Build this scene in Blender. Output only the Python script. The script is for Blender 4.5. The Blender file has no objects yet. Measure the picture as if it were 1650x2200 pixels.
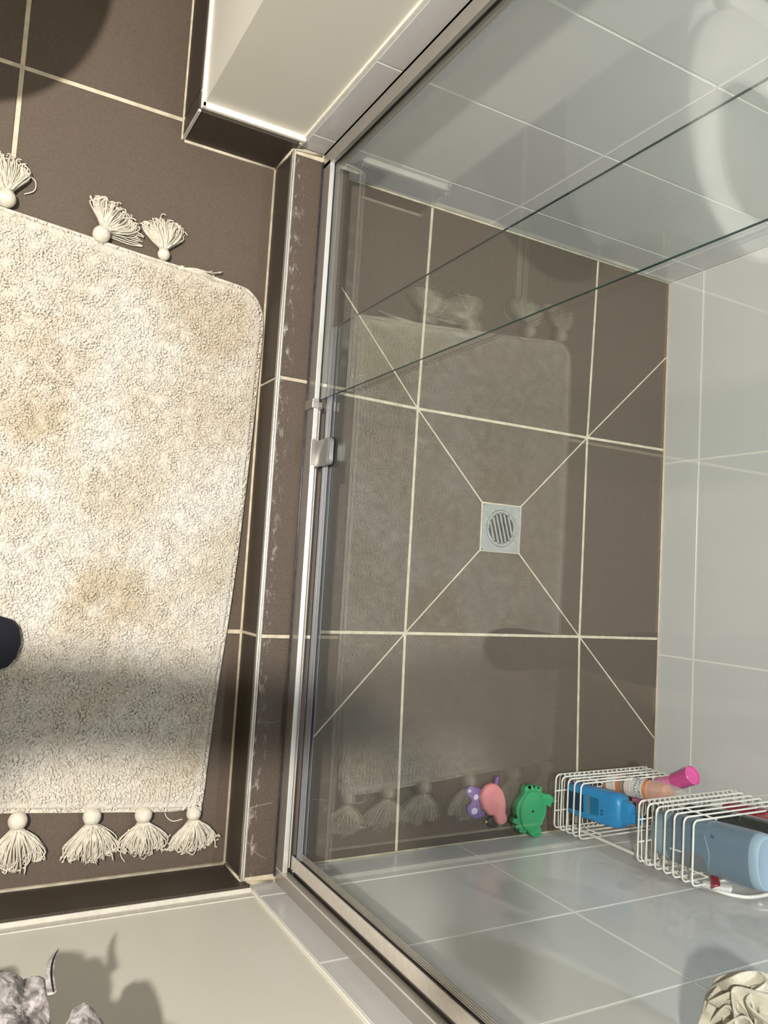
import bpy, bmesh, math, random
import numpy as np
from mathutils import Vector, Matrix, noise

scene = bpy.context.scene
col = scene.collection
rnd = random.Random(7)

# ------------------------------------------------------------------ camera
cam_data = bpy.data.cameras.new('camera')
cam = bpy.data.objects.new('camera', cam_data)
col.objects.link(cam)
cam_data.sensor_fit = 'HORIZONTAL'
cam_data.sensor_width = 36.0
cam_data.lens = 1691.8 * 36.0 / 1650.0
cam_data.clip_start = 0.02
cam.matrix_world = Matrix(((0.87427658, -0.09069903, -0.4768796, -0.80416584),
                           (0.0595628, 0.99501004, -0.08004555, 0.111843),
                           (0.48176004, 0.04157767, 0.87531626, 1.35812784),
                           (0, 0, 0, 1)))
scene.camera = cam

# ------------------------------------------------------------------ world, lamps, exposure
world = bpy.data.worlds.new('world')
scene.world = world
world.use_nodes = True
world.node_tree.nodes['Background'].inputs[0].default_value = (0.9, 0.88, 0.85, 1)
world.node_tree.nodes['Background'].inputs[1].default_value = 0.005
vs = scene.view_settings
vs.view_transform = 'Standard'
vs.look = 'None'
vs.gamma = 1.0
vs.use_curve_mapping = False
vs.exposure = 0.0
try:
    scene.cycles.use_denoising = True
    scene.cycles.max_bounces = 8
    scene.cycles.diffuse_bounces = 5
    scene.cycles.glossy_bounces = 4
    scene.cycles.transparent_max_bounces = 16
    scene.cycles.use_adaptive_sampling = True
    scene.cycles.adaptive_threshold = 0.07
    scene.cycles.caustics_reflective = False
    scene.cycles.caustics_refractive = False
    scene.cycles.sample_clamp_indirect = 4.0
except Exception:
    pass

LAMPS = [((-1.60, 0.48, 2.350), 345.0, 0.035, (1.0, 0.945, 0.865)),
         ((-1.30, 1.75, 2.35), 1.0, 0.045, (1.0, 0.93, 0.83)),  # weak fill lamp, added for the unseen far part of the room
         ((0.30, 0.15, 2.35), 90.0, 0.045, (0.80, 0.90, 1.0))]  # cool fill lamp, added to brighten the shower and its back wall
CONES = [(136, 0.6, 0), (136, 0.6, 0), (112, 1.0, 17)]
for i, (p, e, r, c) in enumerate(LAMPS):
    ld = bpy.data.lights.new('downlight_or_fill_lamp', 'SPOT')
    ld.spot_size = math.radians(CONES[i][0])
    ld.spot_blend = CONES[i][1]
    ld.energy = e
    ld.shadow_soft_size = r
    ld.color = c
    lo = bpy.data.objects.new('downlight_or_fill_lamp', ld)
    lo.location = p
    lo.rotation_euler = (0, math.radians(-CONES[i][2]), 0)
    col.objects.link(lo)

wl = bpy.data.lights.new('window_cool_fill', 'AREA')       # cool light of an unseen window, added in the front wall
wl.shape = 'RECTANGLE'
wl.size = 0.95; wl.size_y = 0.75
wl.energy = 1.0
wl.color = (0.84, 0.92, 1.0)
wo = bpy.data.objects.new('window_cool_fill', wl)
wo.location = (-2.262, 0.35, 1.55)
wo.rotation_euler = (math.radians(90), 0, math.radians(-90))
col.objects.link(wo)

# ------------------------------------------------------------------ key measures (metres)
K = 0.067            # kerb top
ZO = -0.018          # bathroom floor
T = 0.453            # floor tile pitch
TX = 0.4582
YT, YB, XB = 0.875, -0.419, 0.695
KX0, KX1 = -0.331, -0.222
EDGE = 0.0137
CEIL = 2.40


def zf(x, y):        # shower floor falls slightly to the middle tile
    a = max(0.0, -x / (0 - KX1), (x - TX) / (XB - TX), (y - T) / (YT - T), -y / (0 - YB))
    return EDGE * min(a, 1.0)


# ------------------------------------------------------------------ materials
def newmat(name):
    m = bpy.data.materials.new(name)
    m.use_nodes = True
    nt = m.node_tree
    return m, nt, nt.nodes['Principled BSDF']


def srgb(r, g, b):
    f = lambda v: (v / 255 / 12.92) if v / 255 <= 0.04045 else ((v / 255 + 0.055) / 1.055) ** 2.4
    return (f(r), f(g), f(b), 1)


def mat(name, c, rough=0.5, metal=0.0, spec=0.5, var=0.0, nscale=60.0, bump=0.0, bscale=200.0, c2=None,
        per_obj=0.0, trans=0.0, coat=0.0, alpha=1.0, sheen=0.0, sss=0.0):
    m, nt, b = newmat(name)
    N, L = nt.nodes, nt.links
    b.inputs['Roughness'].default_value = rough
    b.inputs['Metallic'].default_value = metal
    b.inputs['Specular IOR Level'].default_value = spec
    b.inputs['Transmission Weight'].default_value = trans
    b.inputs['Coat Weight'].default_value = coat
    b.inputs['Alpha'].default_value = alpha
    if sheen:
        b.inputs['Sheen Weight'].default_value = sheen
    if len(c) == 3:
        c = (*c, 1)
    b.inputs['Base Color'].default_value = c
    geo = N.new('ShaderNodeNewGeometry')
    out = None
    if var or c2:
        nz = N.new('ShaderNodeTexNoise')
        nz.inputs['Scale'].default_value = nscale
        nz.inputs['Detail'].default_value = 5
        L.new(geo.outputs['Position'], nz.inputs['Vector'])
        mp = N.new('ShaderNodeMapRange')
        mp.inputs['From Min'].default_value = 0.35
        mp.inputs['From Max'].default_value = 0.65
        L.new(nz.outputs['Fac'], mp.inputs['Value'])
        mx = N.new('ShaderNodeMix')
        mx.data_type = 'RGBA'
        ca = c2 if c2 else tuple(v * (1 - var) for v in c[:3]) + (1,)
        cb = c if c2 else tuple(min(1, v * (1 + var)) for v in c[:3]) + (1,)
        mx.inputs['A'].default_value = ca
        mx.inputs['B'].default_value = cb
        L.new(mp.outputs['Result'], mx.inputs['Factor'])
        out = mx.outputs['Result']
    if per_obj:
        oi = N.new('ShaderNodeObjectInfo')
        mr = N.new('ShaderNodeMapRange')
        mr.inputs['To Min'].default_value = 1 - per_obj
        mr.inputs['To Max'].default_value = 1 + per_obj
        L.new(oi.outputs['Random'], mr.inputs['Value'])
        hv = N.new('ShaderNodeHueSaturation')
        L.new(mr.outputs['Result'], hv.inputs['Value'])
        if out:
            L.new(out, hv.inputs['Color'])
        else:
            hv.inputs['Color'].default_value = c
        out = hv.outputs['Color']
    if out:
        L.new(out, b.inputs['Base Color'])
    if bump:
        nb = N.new('ShaderNodeTexNoise')
        nb.inputs['Scale'].default_value = bscale
        nb.inputs['Detail'].default_value = 3
        L.new(geo.outputs['Position'], nb.inputs['Vector'])
        bp_ = N.new('ShaderNodeBump')
        bp_.inputs['Strength'].default_value = bump
        bp_.inputs['Distance'].default_value = 0.002
        L.new(nb.outputs['Fac'], bp_.inputs['Height'])
        L.new(bp_.outputs['Normal'], b.inputs['Normal'])
    return m


M = {}
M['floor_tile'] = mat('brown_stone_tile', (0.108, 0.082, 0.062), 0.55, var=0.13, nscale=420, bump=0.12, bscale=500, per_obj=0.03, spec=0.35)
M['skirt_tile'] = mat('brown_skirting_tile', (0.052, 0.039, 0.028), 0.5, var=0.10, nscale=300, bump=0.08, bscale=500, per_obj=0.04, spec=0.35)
M['grout'] = mat('cream_grout', (0.60, 0.53, 0.40), 0.9, var=0.14, nscale=45, bump=0.3, bscale=500)
M['grout_dirty'] = mat('aged_grout', (0.50, 0.44, 0.33), 0.9, var=0.25, nscale=30, bump=0.3, bscale=500)
M['peach_seal'] = mat('peach_sealant', (0.62, 0.49, 0.36), 0.6, var=0.1)
M['wall_tile'] = mat('white_glazed_tile', (0.615, 0.61, 0.60), 0.22, var=0.015, nscale=6, per_obj=0.012, spec=0.5, bump=0.015, bscale=14)
M['wall_grout'] = mat('white_wall_grout', (0.78, 0.765, 0.70), 0.85)
M['paint'] = mat('cream_wall_paint', (0.71, 0.685, 0.60), 0.38, var=0.012, nscale=4, bump=0.02, bscale=60)
M['paint_white'] = mat('white_wall_paint', (0.80, 0.79, 0.77), 0.5)
M['paint_far'] = mat('grey_wall_paint', (0.14, 0.13, 0.12), 0.6)
M['bead'] = mat('white_caulk', (0.80, 0.77, 0.69), 0.5, var=0.06, nscale=80, bump=0.2, bscale=160)
M['bead_low'] = mat('darker_caulk', (0.60, 0.57, 0.50), 0.6, var=0.06, nscale=80)  # darker caulk tone, used on the right skirting bead
M['alu'] = mat('satin_aluminium', (0.50, 0.47, 0.43), 0.36, metal=0.75, var=0.03, nscale=30)
M['alu_bright'] = mat('bright_aluminium', (0.80, 0.79, 0.77), 0.30, metal=0.55, var=0.03, nscale=50)
M['trim_lip'] = mat('worn_trim_lip', (0.60, 0.58, 0.54), 0.45, metal=0.2, var=0.15, nscale=60)
M['strip'] = mat('beige_rail_insert', (0.62, 0.57, 0.50), 0.45, metal=0.2, var=0.05, nscale=90)
M['steel'] = mat('dull_steel', (0.36, 0.36, 0.35), 0.42, metal=0.45, var=0.08, nscale=90, bump=0.03)
M['guide'] = mat('grey_satin_guide', (0.30, 0.29, 0.285), 0.28, metal=0.5, coat=0.2)
M['chrome'] = mat('satin_chrome', (0.50, 0.49, 0.49), 0.22, metal=0.8)
M['rubber'] = mat('clear_vinyl_seal', (0.27, 0.275, 0.30), 0.2, trans=0.25, spec=0.5)
M['silicone'] = mat('dark_silicone', (0.055, 0.052, 0.060), 0.35, var=0.3, nscale=60)
M['black'] = mat('black_void', (0.012, 0.011, 0.010), 0.8)
M['edge'] = mat('green_glass_edge', (0.012, 0.055, 0.052), 0.12, spec=0.5)
M['wire'] = mat('white_coated_wire', (0.80, 0.77, 0.70), 0.3, var=0.06, nscale=70, coat=0.2)
M['cotton'] = mat('cream_cotton', (0.72, 0.665, 0.56), 0.95, var=0.08, nscale=120, bump=0.5, bscale=650)
M['cotton_back'] = mat('cream_canvas', (0.68, 0.61, 0.49), 0.95, var=0.06, nscale=300)
M['blue'] = mat('blue_plastic', (0.03, 0.27, 0.60), 0.38, spec=0.5, coat=0.1)
M['teal_label'] = mat('teal_print', (0.01, 0.13, 0.24), 0.45)
M['navy_print'] = mat('navy_print', (0.01, 0.035, 0.10), 0.5)
M['pink'] = mat('pink_plastic', (0.72, 0.10, 0.34), 0.22, coat=0.4)
M['pink_body'] = mat('pale_pink_plastic', (0.80, 0.25, 0.46), 0.28, coat=0.3)
M['orange'] = mat('orange_liquid', (0.72, 0.26, 0.10), 0.18, coat=0.5)
M['clear'] = mat('clear_plastic', (0.85, 0.82, 0.80), 0.1, alpha=0.30)
M['white_label'] = mat('white_label', (0.80, 0.79, 0.77), 0.4)
M['grey_label'] = mat('grey_label', (0.20, 0.19, 0.18), 0.4)
M['ink'] = mat('black_ink', (0.02, 0.02, 0.025), 0.5)
M['grey_ink'] = mat('grey_ink', (0.25, 0.25, 0.25), 0.5)
M['orange_ink'] = mat('orange_ink', (0.75, 0.28, 0.14), 0.5)
M['slate'] = mat('slate_blue_plastic', (0.155, 0.225, 0.30), 0.33, coat=0.2)
M['slate_light'] = mat('pale_blue_plastic', (0.30, 0.41, 0.50), 0.3, coat=0.2)
M['dark_bottle'] = mat('black_green_plastic', (0.016, 0.024, 0.022), 0.25, coat=0.3)
M['dark_red'] = mat('deep_red_plastic', (0.26, 0.012, 0.03), 0.25, coat=0.3)
M['toy_pink'] = mat('coral_pink_foam', (0.80, 0.27, 0.27), 0.55)
M['toy_purple'] = mat('purple_foam', (0.20, 0.11, 0.32), 0.55)
M['toy_white'] = mat('lilac_white', (0.66, 0.60, 0.78), 0.5)
M['toy_black'] = mat('toy_black', (0.03, 0.028, 0.032), 0.5)
M['toy_yellow'] = mat('toy_yellow', (0.60, 0.55, 0.12), 0.5)
M['toy_green'] = mat('green_rubber', (0.045, 0.36, 0.14), 0.42)
M['ceramic'] = mat('white_ceramic', (0.85, 0.83, 0.79), 0.12, coat=0.3)
M['seat_white'] = mat('white_seat_plastic', (0.86, 0.83, 0.78), 0.2, coat=0.2)
M['sock'] = mat('black_navy_knit', (0.006, 0.006, 0.014), 0.95, bump=0.3, bscale=700)
M['denim'] = mat('dark_navy_cloth', (0.025, 0.03, 0.06), 0.9)
M['jumper'] = mat('dark_grey_knit', (0.06, 0.06, 0.07), 0.95)
M['skin'] = mat('skin', (0.60, 0.36, 0.25), 0.5)
M['hair'] = mat('brown_hair', (0.05, 0.03, 0.02), 0.6)
M['pouf'] = mat('cream_mesh_sponge', (0.62, 0.565, 0.465), 0.8, var=0.12, nscale=40, bump=0.6, bscale=260)
M['ceiling'] = mat('ceiling_paint', (0.42, 0.41, 0.39), 0.8)
M['phone'] = mat('black_glass', (0.02, 0.02, 0.02), 0.15)


def mat_stained_cotton():
    """cream pile with a few real yellow-brown stains"""
    m, nt, b = newmat('stained_cream_pile')
    N, L = nt.nodes, nt.links
    b.inputs['Roughness'].default_value = 0.95
    b.inputs['Specular IOR Level'].default_value = 0.2
    geo = N.new('ShaderNodeNewGeometry')
    fine = N.new('ShaderNodeTexNoise'); fine.inputs['Scale'].default_value = 180; fine.inputs['Detail'].default_value = 2
    L.new(geo.outputs['Position'], fine.inputs['Vector'])
    big = N.new('ShaderNodeTexNoise'); big.inputs['Scale'].default_value = 7; big.inputs['Detail'].default_value = 4
    L.new(geo.outputs['Position'], big.inputs['Vector'])
    base = N.new('ShaderNodeMix'); base.data_type = 'RGBA'
    base.inputs['A'].default_value = (0.61, 0.55, 0.447, 1)
    base.inputs['B'].default_value = (0.70, 0.66, 0.60, 1)
    mr = N.new('ShaderNodeMapRange'); mr.inputs['From Min'].default_value = 0.36; mr.inputs['From Max'].default_value = 0.6
    L.new(big.outputs['Fac'], mr.inputs['Value']); L.new(mr.outputs['Result'], base.inputs['Factor'])
    cur = base.outputs['Result']
    wob = N.new('ShaderNodeTexNoise'); wob.inputs['Scale'].default_value = 22; wob.inputs['Detail'].default_value = 4
    L.new(geo.outputs['Position'], wob.inputs['Vector'])
    stains = [(-0.575, 0.075, 0.045, 0.75), (-0.62, 0.02, 0.032, 0.55), (-0.53, 0.03, 0.04, 0.6), (-0.70, 0.33, 0.045, 0.6), (-0.68, 0.43, 0.05, 0.45),
              (-0.73, 0.24, 0.03, 0.4), (-0.415, 0.38, 0.07, 0.35), (-0.43, 0.54, 0.07, 0.55), (-0.40, -0.22, 0.02, 0.5),
              (-0.64, 0.50, 0.06, 0.25)]
    for (sx, sy, sr, st) in stains:
        vm = N.new('ShaderNodeVectorMath'); vm.operation = 'DISTANCE'
        vm.inputs[1].default_value = (sx, sy, 0.0)
        L.new(geo.outputs['Position'], vm.inputs[0])
        add = N.new('ShaderNodeMath'); add.operation = 'MULTIPLY_ADD'
        L.new(wob.outputs['Fac'], add.inputs[0]); add.inputs[1].default_value = 0.11; L.new(vm.outputs['Value'], add.inputs[2])
        r2 = N.new('ShaderNodeMapRange'); r2.interpolation_type = 'SMOOTHSTEP'
        r2.inputs['From Min'].default_value = sr + 0.080; r2.inputs['From Max'].default_value = sr + 0.025
        r2.inputs['To Max'].default_value = st * 0.8
        L.new(add.outputs[0], r2.inputs['Value'])
        mx = N.new('ShaderNodeMix'); mx.data_type = 'RGBA'
        mx.inputs['B'].default_value = (0.50, 0.41, 0.27, 1)
        L.new(cur, mx.inputs['A']); L.new(r2.outputs['Result'], mx.inputs['Factor'])
        cur = mx.outputs['Result']
    hv = N.new('ShaderNodeHueSaturation')
    r3 = N.new('ShaderNodeMapRange'); r3.inputs['From Min'].default_value = 0.3; r3.inputs['From Max'].default_value = 0.7
    r3.inputs['To Min'].default_value = 0.86; r3.inputs['To Max'].default_value = 1.08
    L.new(fine.outputs['Fac'], r3.inputs['Value']); L.new(r3.outputs['Result'], hv.inputs['Value']); L.new(cur, hv.inputs['Color'])
    L.new(hv.outputs['Color'], b.inputs['Base Color'])
    fib = N.new('ShaderNodeTexNoise'); fib.inputs['Scale'].default_value = 1100; fib.inputs['Detail'].default_value = 2; fib.inputs['Distortion'].default_value = 1.0
    L.new(geo.outputs['Position'], fib.inputs['Vector'])
    bu = N.new('ShaderNodeBump'); bu.inputs['Strength'].default_value = 0.4; bu.inputs['Distance'].default_value = 0.0012
    L.new(fib.outputs['Fac'], bu.inputs['Height']); L.new(bu.outputs['Normal'], b.inputs['Normal'])
    return m


def mat_kerb():
    """brown tile with chalky limescale along the trim and faint water marks"""
    m, nt, b = newmat('limescaled_brown_tile')
    N, L = nt.nodes, nt.links
    b.inputs['Roughness'].default_value = 0.55
    b.inputs['Specular IOR Level'].default_value = 0.35
    geo = N.new('ShaderNodeNewGeometry')
    sp = N.new('ShaderNodeTexNoise'); sp.inputs['Scale'].default_value = 420; sp.inputs['Detail'].default_value = 5
    L.new(geo.outputs['Position'], sp.inputs['Vector'])
    base = N.new('ShaderNodeMix'); base.data_type = 'RGBA'
    base.inputs['A'].default_value = (0.074, 0.055, 0.041, 1); base.inputs['B'].default_value = (0.114, 0.087, 0.067, 1)
    mr = N.new('ShaderNodeMapRange'); mr.inputs['From Min'].default_value = 0.35; mr.inputs['From Max'].default_value = 0.65
    L.new(sp.outputs['Fac'], mr.inputs['Value']); L.new(mr.outputs['Result'], base.inputs['Factor'])
    sep = N.new('ShaderNodeSeparateXYZ'); L.new(geo.outputs['Position'], sep.inputs[0])
    ex = N.new('ShaderNodeMapRange'); ex.interpolation_type = 'SMOOTHSTEP'
    ex.inputs['From Min'].default_value = -0.296; ex.inputs['From Max'].default_value = -0.322
    L.new(sep.outputs['X'], ex.inputs['Value'])
    mp = N.new('ShaderNodeMapping'); mp.inputs['Scale'].default_value = (110, 38, 60)
    L.new(geo.outputs['Position'], mp.inputs['Vector'])
    n2 = N.new('ShaderNodeTexNoise'); n2.inputs['Scale'].default_value = 1; n2.inputs['Detail'].default_value = 6; n2.inputs['Roughness'].default_value = 0.7
    L.new(mp.outputs['Vector'], n2.inputs['Vector'])
    t = N.new('ShaderNodeMapRange'); t.inputs['From Min'].default_value = 0.54; t.inputs['From Max'].default_value = 0.72
    L.new(n2.outputs['Fac'], t.inputs['Value'])
    mul = N.new('ShaderNodeMath'); mul.operation = 'MULTIPLY'
    L.new(ex.outputs['Result'], mul.inputs[0]); L.new(t.outputs['Result'], mul.inputs[1])
    mx = N.new('ShaderNodeMix'); mx.data_type = 'RGBA'; mx.inputs['B'].default_value = (0.55, 0.50, 0.45, 1)
    L.new(base.outputs['Result'], mx.inputs['A']); L.new(mul.outputs[0], mx.inputs['Factor'])
    L.new(mx.outputs['Result'], b.inputs['Base Color'])
    return m


def mat_towel():
    m, nt, b = newmat('marled_grey_towel')
    N, L = nt.nodes, nt.links
    b.inputs['Roughness'].default_value = 0.95
    b.inputs['Sheen Weight'].default_value = 0.3
    geo = N.new('ShaderNodeNewGeometry')
    mp = N.new('ShaderNodeMapping'); mp.inputs['Scale'].default_value = (1, 1, 0.45)
    L.new(geo.outputs['Position'], mp.inputs['Vector'])
    n1 = N.new('ShaderNodeTexNoise'); n1.inputs['Scale'].default_value = 80; n1.inputs['Detail'].default_value = 5; n1.inputs['Distortion'].default_value = 1.2
    L.new(mp.outputs['Vector'], n1.inputs['Vector'])
    cr = N.new('ShaderNodeValToRGB')
    cr.color_ramp.elements[0].position = 0.36; cr.color_ramp.elements[0].color = (0.12, 0.10, 0.09, 1)
    cr.color_ramp.elements[1].position = 0.60; cr.color_ramp.elements[1].color = (0.72, 0.67, 0.68, 1)
    e = cr.color_ramp.elements.new(0.47); e.color = (0.38, 0.335, 0.33, 1)
    L.new(n1.outputs['Fac'], cr.inputs[0]); L.new(cr.outputs[0], b.inputs['Base Color'])
    n2 = N.new('ShaderNodeTexNoise'); n2.inputs['Scale'].default_value = 190
    L.new(geo.outputs['Position'], n2.inputs['Vector'])
    bm_ = N.new('ShaderNodeBump'); bm_.inputs['Strength'].default_value = 0.45; bm_.inputs['Distance'].default_value = 0.003
    L.new(n2.outputs['Fac'], bm_.inputs['Height']); L.new(bm_.outputs['Normal'], b.inputs['Normal'])
    return m


def mat_glass():
    """clear 5 mm shower glass: Fresnel mirror over a straight-through, faintly green pane"""
    m = bpy.data.materials.new('clear_green_glass')
    m.use_nodes = True
    nt = m.node_tree
    N, L = nt.nodes, nt.links
    N.clear()
    out = N.new('ShaderNodeOutputMaterial')
    tr = N.new('ShaderNodeBsdfTransparent'); tr.inputs[0].default_value = (0.968, 0.985, 0.978, 1)
    gl = N.new('ShaderNodeBsdfGlossy'); gl.inputs['Roughness'].default_value = 0.0
    gl.inputs['Color'].default_value = (0.95, 1.0, 0.98, 1)
    geo = N.new('ShaderNodeNewGeometry')
    ior = N.new('ShaderNodeMapRange'); ior.inputs['To Min'].default_value = 1.52; ior.inputs['To Max'].default_value = 1 / 1.52
    L.new(geo.outputs['Backfacing'], ior.inputs['Value'])
    fr = N.new('ShaderNodeFresnel'); L.new(ior.outputs['Result'], fr.inputs['IOR'])
    mx = N.new('ShaderNodeMixShader')
    L.new(fr.outputs[0], mx.inputs[0]); L.new(tr.outputs[0], mx.inputs[1]); L.new(gl.outputs[0], mx.inputs[2])
    L.new(mx.outputs[0], out.inputs['Surface'])
    return m


M['pile'] = mat_stained_cotton()
M['kerb_tile'] = mat_kerb()
M['towel'] = mat_towel()
M['glass'] = mat_glass()
m, nt, b = newmat('lamp_lens')
b.inputs['Emission Color'].default_value = (1, 0.9, 0.76, 1)
b.inputs['Emission Strength'].default_value = 6
M['lens'] = m
m, nt, b = newmat('frosted_glowing_pane')  # glowing pane of the added, unseen window
b.inputs['Emission Color'].default_value = (0.84, 0.92, 1.0, 1)
b.inputs['Emission Strength'].default_value = 0.4
M['frosted'] = m


# ------------------------------------------------------------------ helpers
def link_mesh(name, me, m, parent=None, smooth=False):
    o = bpy.data.objects.new(name, me)
    if m is not None:
        me.materials.append(m)
    if smooth:
        me.polygons.foreach_set('use_smooth', [True] * len(me.polygons))
    col.objects.link(o)
    if parent is not None:
        o.parent = parent
        o.matrix_parent_inverse = parent.matrix_world.inverted()
    return o


def obj(name, bm, m, parent=None, smooth=False):
    me = bpy.data.meshes.new(name)
    bm.normal_update()
    bm.to_mesh(me)
    bm.free()
    return link_mesh(name, me, m, parent, smooth)


def empty(name, loc=(0, 0, 0)):
    o = bpy.data.objects.new(name, None)
    o.empty_display_size = 0.02
    o.location = loc
    col.objects.link(o)
    o.matrix_world = Matrix.Translation(loc)
    return o


def tag(o, label=None, cat=None, group=None, kind=None):
    if label: o['label'] = label
    if cat: o['category'] = cat
    if group: o['group'] = group
    if kind: o['kind'] = kind
    return o


def add_box(bm, x0, x1, y0, y1, z0, z1, bev=0.0, mtx=None):
    r = bmesh.ops.create_cube(bm, size=1.0)
    vs_ = r['verts']
    bmesh.ops.scale(bm, vec=(x1 - x0, y1 - y0, z1 - z0), verts=vs_)
    bmesh.ops.translate(bm, vec=((x0 + x1) / 2, (y0 + y1) / 2, (z0 + z1) / 2), verts=vs_)
    if bev:
        es = list({e for v in vs_ for e in v.link_edges})
        r2 = bmesh.ops.bevel(bm, geom=es, offset=bev, segments=2, profile=0.5, affect='EDGES')
        vs_ = list({v for f in r2['faces'] for v in f.verts} | {v for v in vs_ if v.is_valid})
    if mtx is not None:
        bmesh.ops.transform(bm, matrix=mtx, verts=vs_)
    return bm


def box(name, x0, x1, y0, y1, z0, z1, m, parent=None, bev=0.0, mtx=None):
    bm = bmesh.new()
    add_box(bm, x0, x1, y0, y1, z0, z1, bev, mtx)
    return obj(name, bm, m, parent)


def smooth_path(pts, n=6, closed=False):
    P = [Vector(p) for p in pts]
    out = []
    N_ = len(P)
    rng = range(N_ if closed else N_ - 1)
    for i in rng:
        p0 = P[(i - 1) % N_] if (closed or i > 0) else P[i]
        p1 = P[i]
        p2 = P[(i + 1) % N_]
        p3 = P[(i + 2) % N_] if (closed or i + 2 < N_) else p2
        for k in range(n):
            t = k / n
            out.append(0.5 * ((2 * p1) + (-p0 + p2) * t + (2 * p0 - 5 * p1 + 4 * p2 - p3) * t * t + (-p0 + 3 * p1 - 3 * p2 + p3) * t ** 3))
    if not closed:
        out.append(P[-1])
    return out


def add_tube(bm, pts, r, sides=8, closed=False, cap=True):
    pts = [Vector(p) for p in pts]
    n = len(pts)
    rings = []
    prev = None
    for i, p in enumerate(pts):
        if closed:
            t = (pts[(i + 1) % n] - pts[i - 1]).normalized()
        else:
            t = (pts[min(i + 1, n - 1)] - pts[max(i - 1, 0)])
            t = t.normalized() if t.length > 1e-9 else Vector((0, 0, 1))
        if prev is None:
            a = Vector((0, 0, 1)) if abs(t.z) < 0.9 else Vector((1, 0, 0))
            u = t.cross(a).normalized()
        else:
            u = (prev - t * prev.dot(t))
            u = u.normalized() if u.length > 1e-6 else t.orthogonal().normalized()
        prev = u
        v = t.cross(u)
        rr = r(i / max(1, n - 1)) if callable(r) else r
        rings.append([bm.verts.new(p + (u * math.cos(2 * math.pi * k / sides) + v * math.sin(2 * math.pi * k / sides)) * rr) for k in range(sides)])
    for i in range(n if closed else n - 1):
        a, b_ = rings[i], rings[(i + 1) % n]
        for k in range(sides):
            bm.faces.new((a[k], a[(k + 1) % sides], b_[(k + 1) % sides], b_[k]))
    if cap and not closed:
        bm.faces.new(rings[0][::-1])
        bm.faces.new(rings[-1])
    return bm


def tube(name, pts, r, m, parent=None, sides=8, closed=False):
    bm = bmesh.new()
    add_tube(bm, pts, r, sides, closed)
    return obj(name, bm, m, parent, True)


def add_loft(bm, sections, cap=True):
    """sections: list of lists of points (same count)"""
    rings = [[bm.verts.new(p) for p in s] for s in sections]
    n = len(rings[0])
    for a, b_ in zip(rings, rings[1:]):
        for k in range(n):
            bm.faces.new((a[k], a[(k + 1) % n], b_[(k + 1) % n], b_[k]))
    if cap:
        bm.faces.new(rings[0][::-1])
        bm.faces.new(rings[-1])
    return bm


def add_lathe(bm, prof, origin=(0, 0, 0), axis=(0, 0, 1), sides=32, ex=1.0, ey=1.0, xdir=(1, 0, 0)):
    """prof: [(r, h)] along axis"""
    az = Vector(axis).normalized()
    ax = Vector(xdir)
    ax = (ax - az * ax.dot(az)).normalized()
    ay = az.cross(ax)
    O = Vector(origin)
    secs = []
    for r, h in prof:
        secs.append([O + az * h + ax * (r * ex * math.cos(2 * math.pi * k / sides)) + ay * (r * ey * math.sin(2 * math.pi * k / sides)) for k in range(sides)])
    return add_loft(bm, secs)


def lathe(name, prof, m, parent=None, **kw):
    bm = bmesh.new()
    add_lathe(bm, prof, **kw)
    o = obj(name, bm, m, parent, True)
    shade(o)
    return o


def shade(o, ang=35):
    """smooth shading with hard edges above an angle"""
    me = o.data
    bm = bmesh.new(); bm.from_mesh(me)
    for f in bm.faces: f.smooth = True
    for e in bm.edges:
        if len(e.link_faces) == 2:
            try:
                if e.calc_face_angle() > math.radians(ang): e.smooth = False
            except ValueError:
                pass
    bm.to_mesh(me); bm.free()


def inset_poly(P, d):
    """shrink a convex polygon (CCW, 2D); d per edge or scalar"""
    n = len(P)
    D = d if isinstance(d, (list, tuple)) else [d] * n
    out = []
    for i in range(n):
        p0, p1, p2 = Vector(P[i - 1]), Vector(P[i]), Vector(P[(i + 1) % n])
        e1 = (p1 - p0).normalized(); e2 = (p2 - p1).normalized()
        n1 = Vector((-e1.y, e1.x)); n2 = Vector((-e2.y, e2.x))
        a = p1 + n1 * D[i - 1]; b_ = p1 + n2 * D[i]
        cr = e1.x * e2.y - e1.y * e2.x
        if abs(cr) < 1e-6:
            out.append(b_)
            continue
        t = ((b_.x - a.x) * e2.y - (b_.y - a.y) * e2.x) / cr
        out.append(a + e1 * t)
    return out


def tile_piece(name, P, zfun, th, m, parent, bev=0.0012):
    """flat stone tile with a small chamfer"""
    inner = inset_poly(P, bev)
    bm = bmesh.new()
    bot = [bm.verts.new((p[0], p[1], zfun(p[0], p[1]) - th)) for p in P]
    mid = [bm.verts.new((p[0], p[1], zfun(p[0], p[1]) - bev)) for p in P]
    top = [bm.verts.new((p[0], p[1], zfun(p[0], p[1]))) for p in inner]
    n = len(P)
    for a, b_ in ((bot, mid), (mid, top)):
        for k in range(n):
            bm.faces.new((a[k], a[(k + 1) % n], b_[(k + 1) % n], b_[k]))
    bm.faces.new(top)
    bm.faces.new(bot[::-1])
    return obj(name, bm, m, parent)


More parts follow.
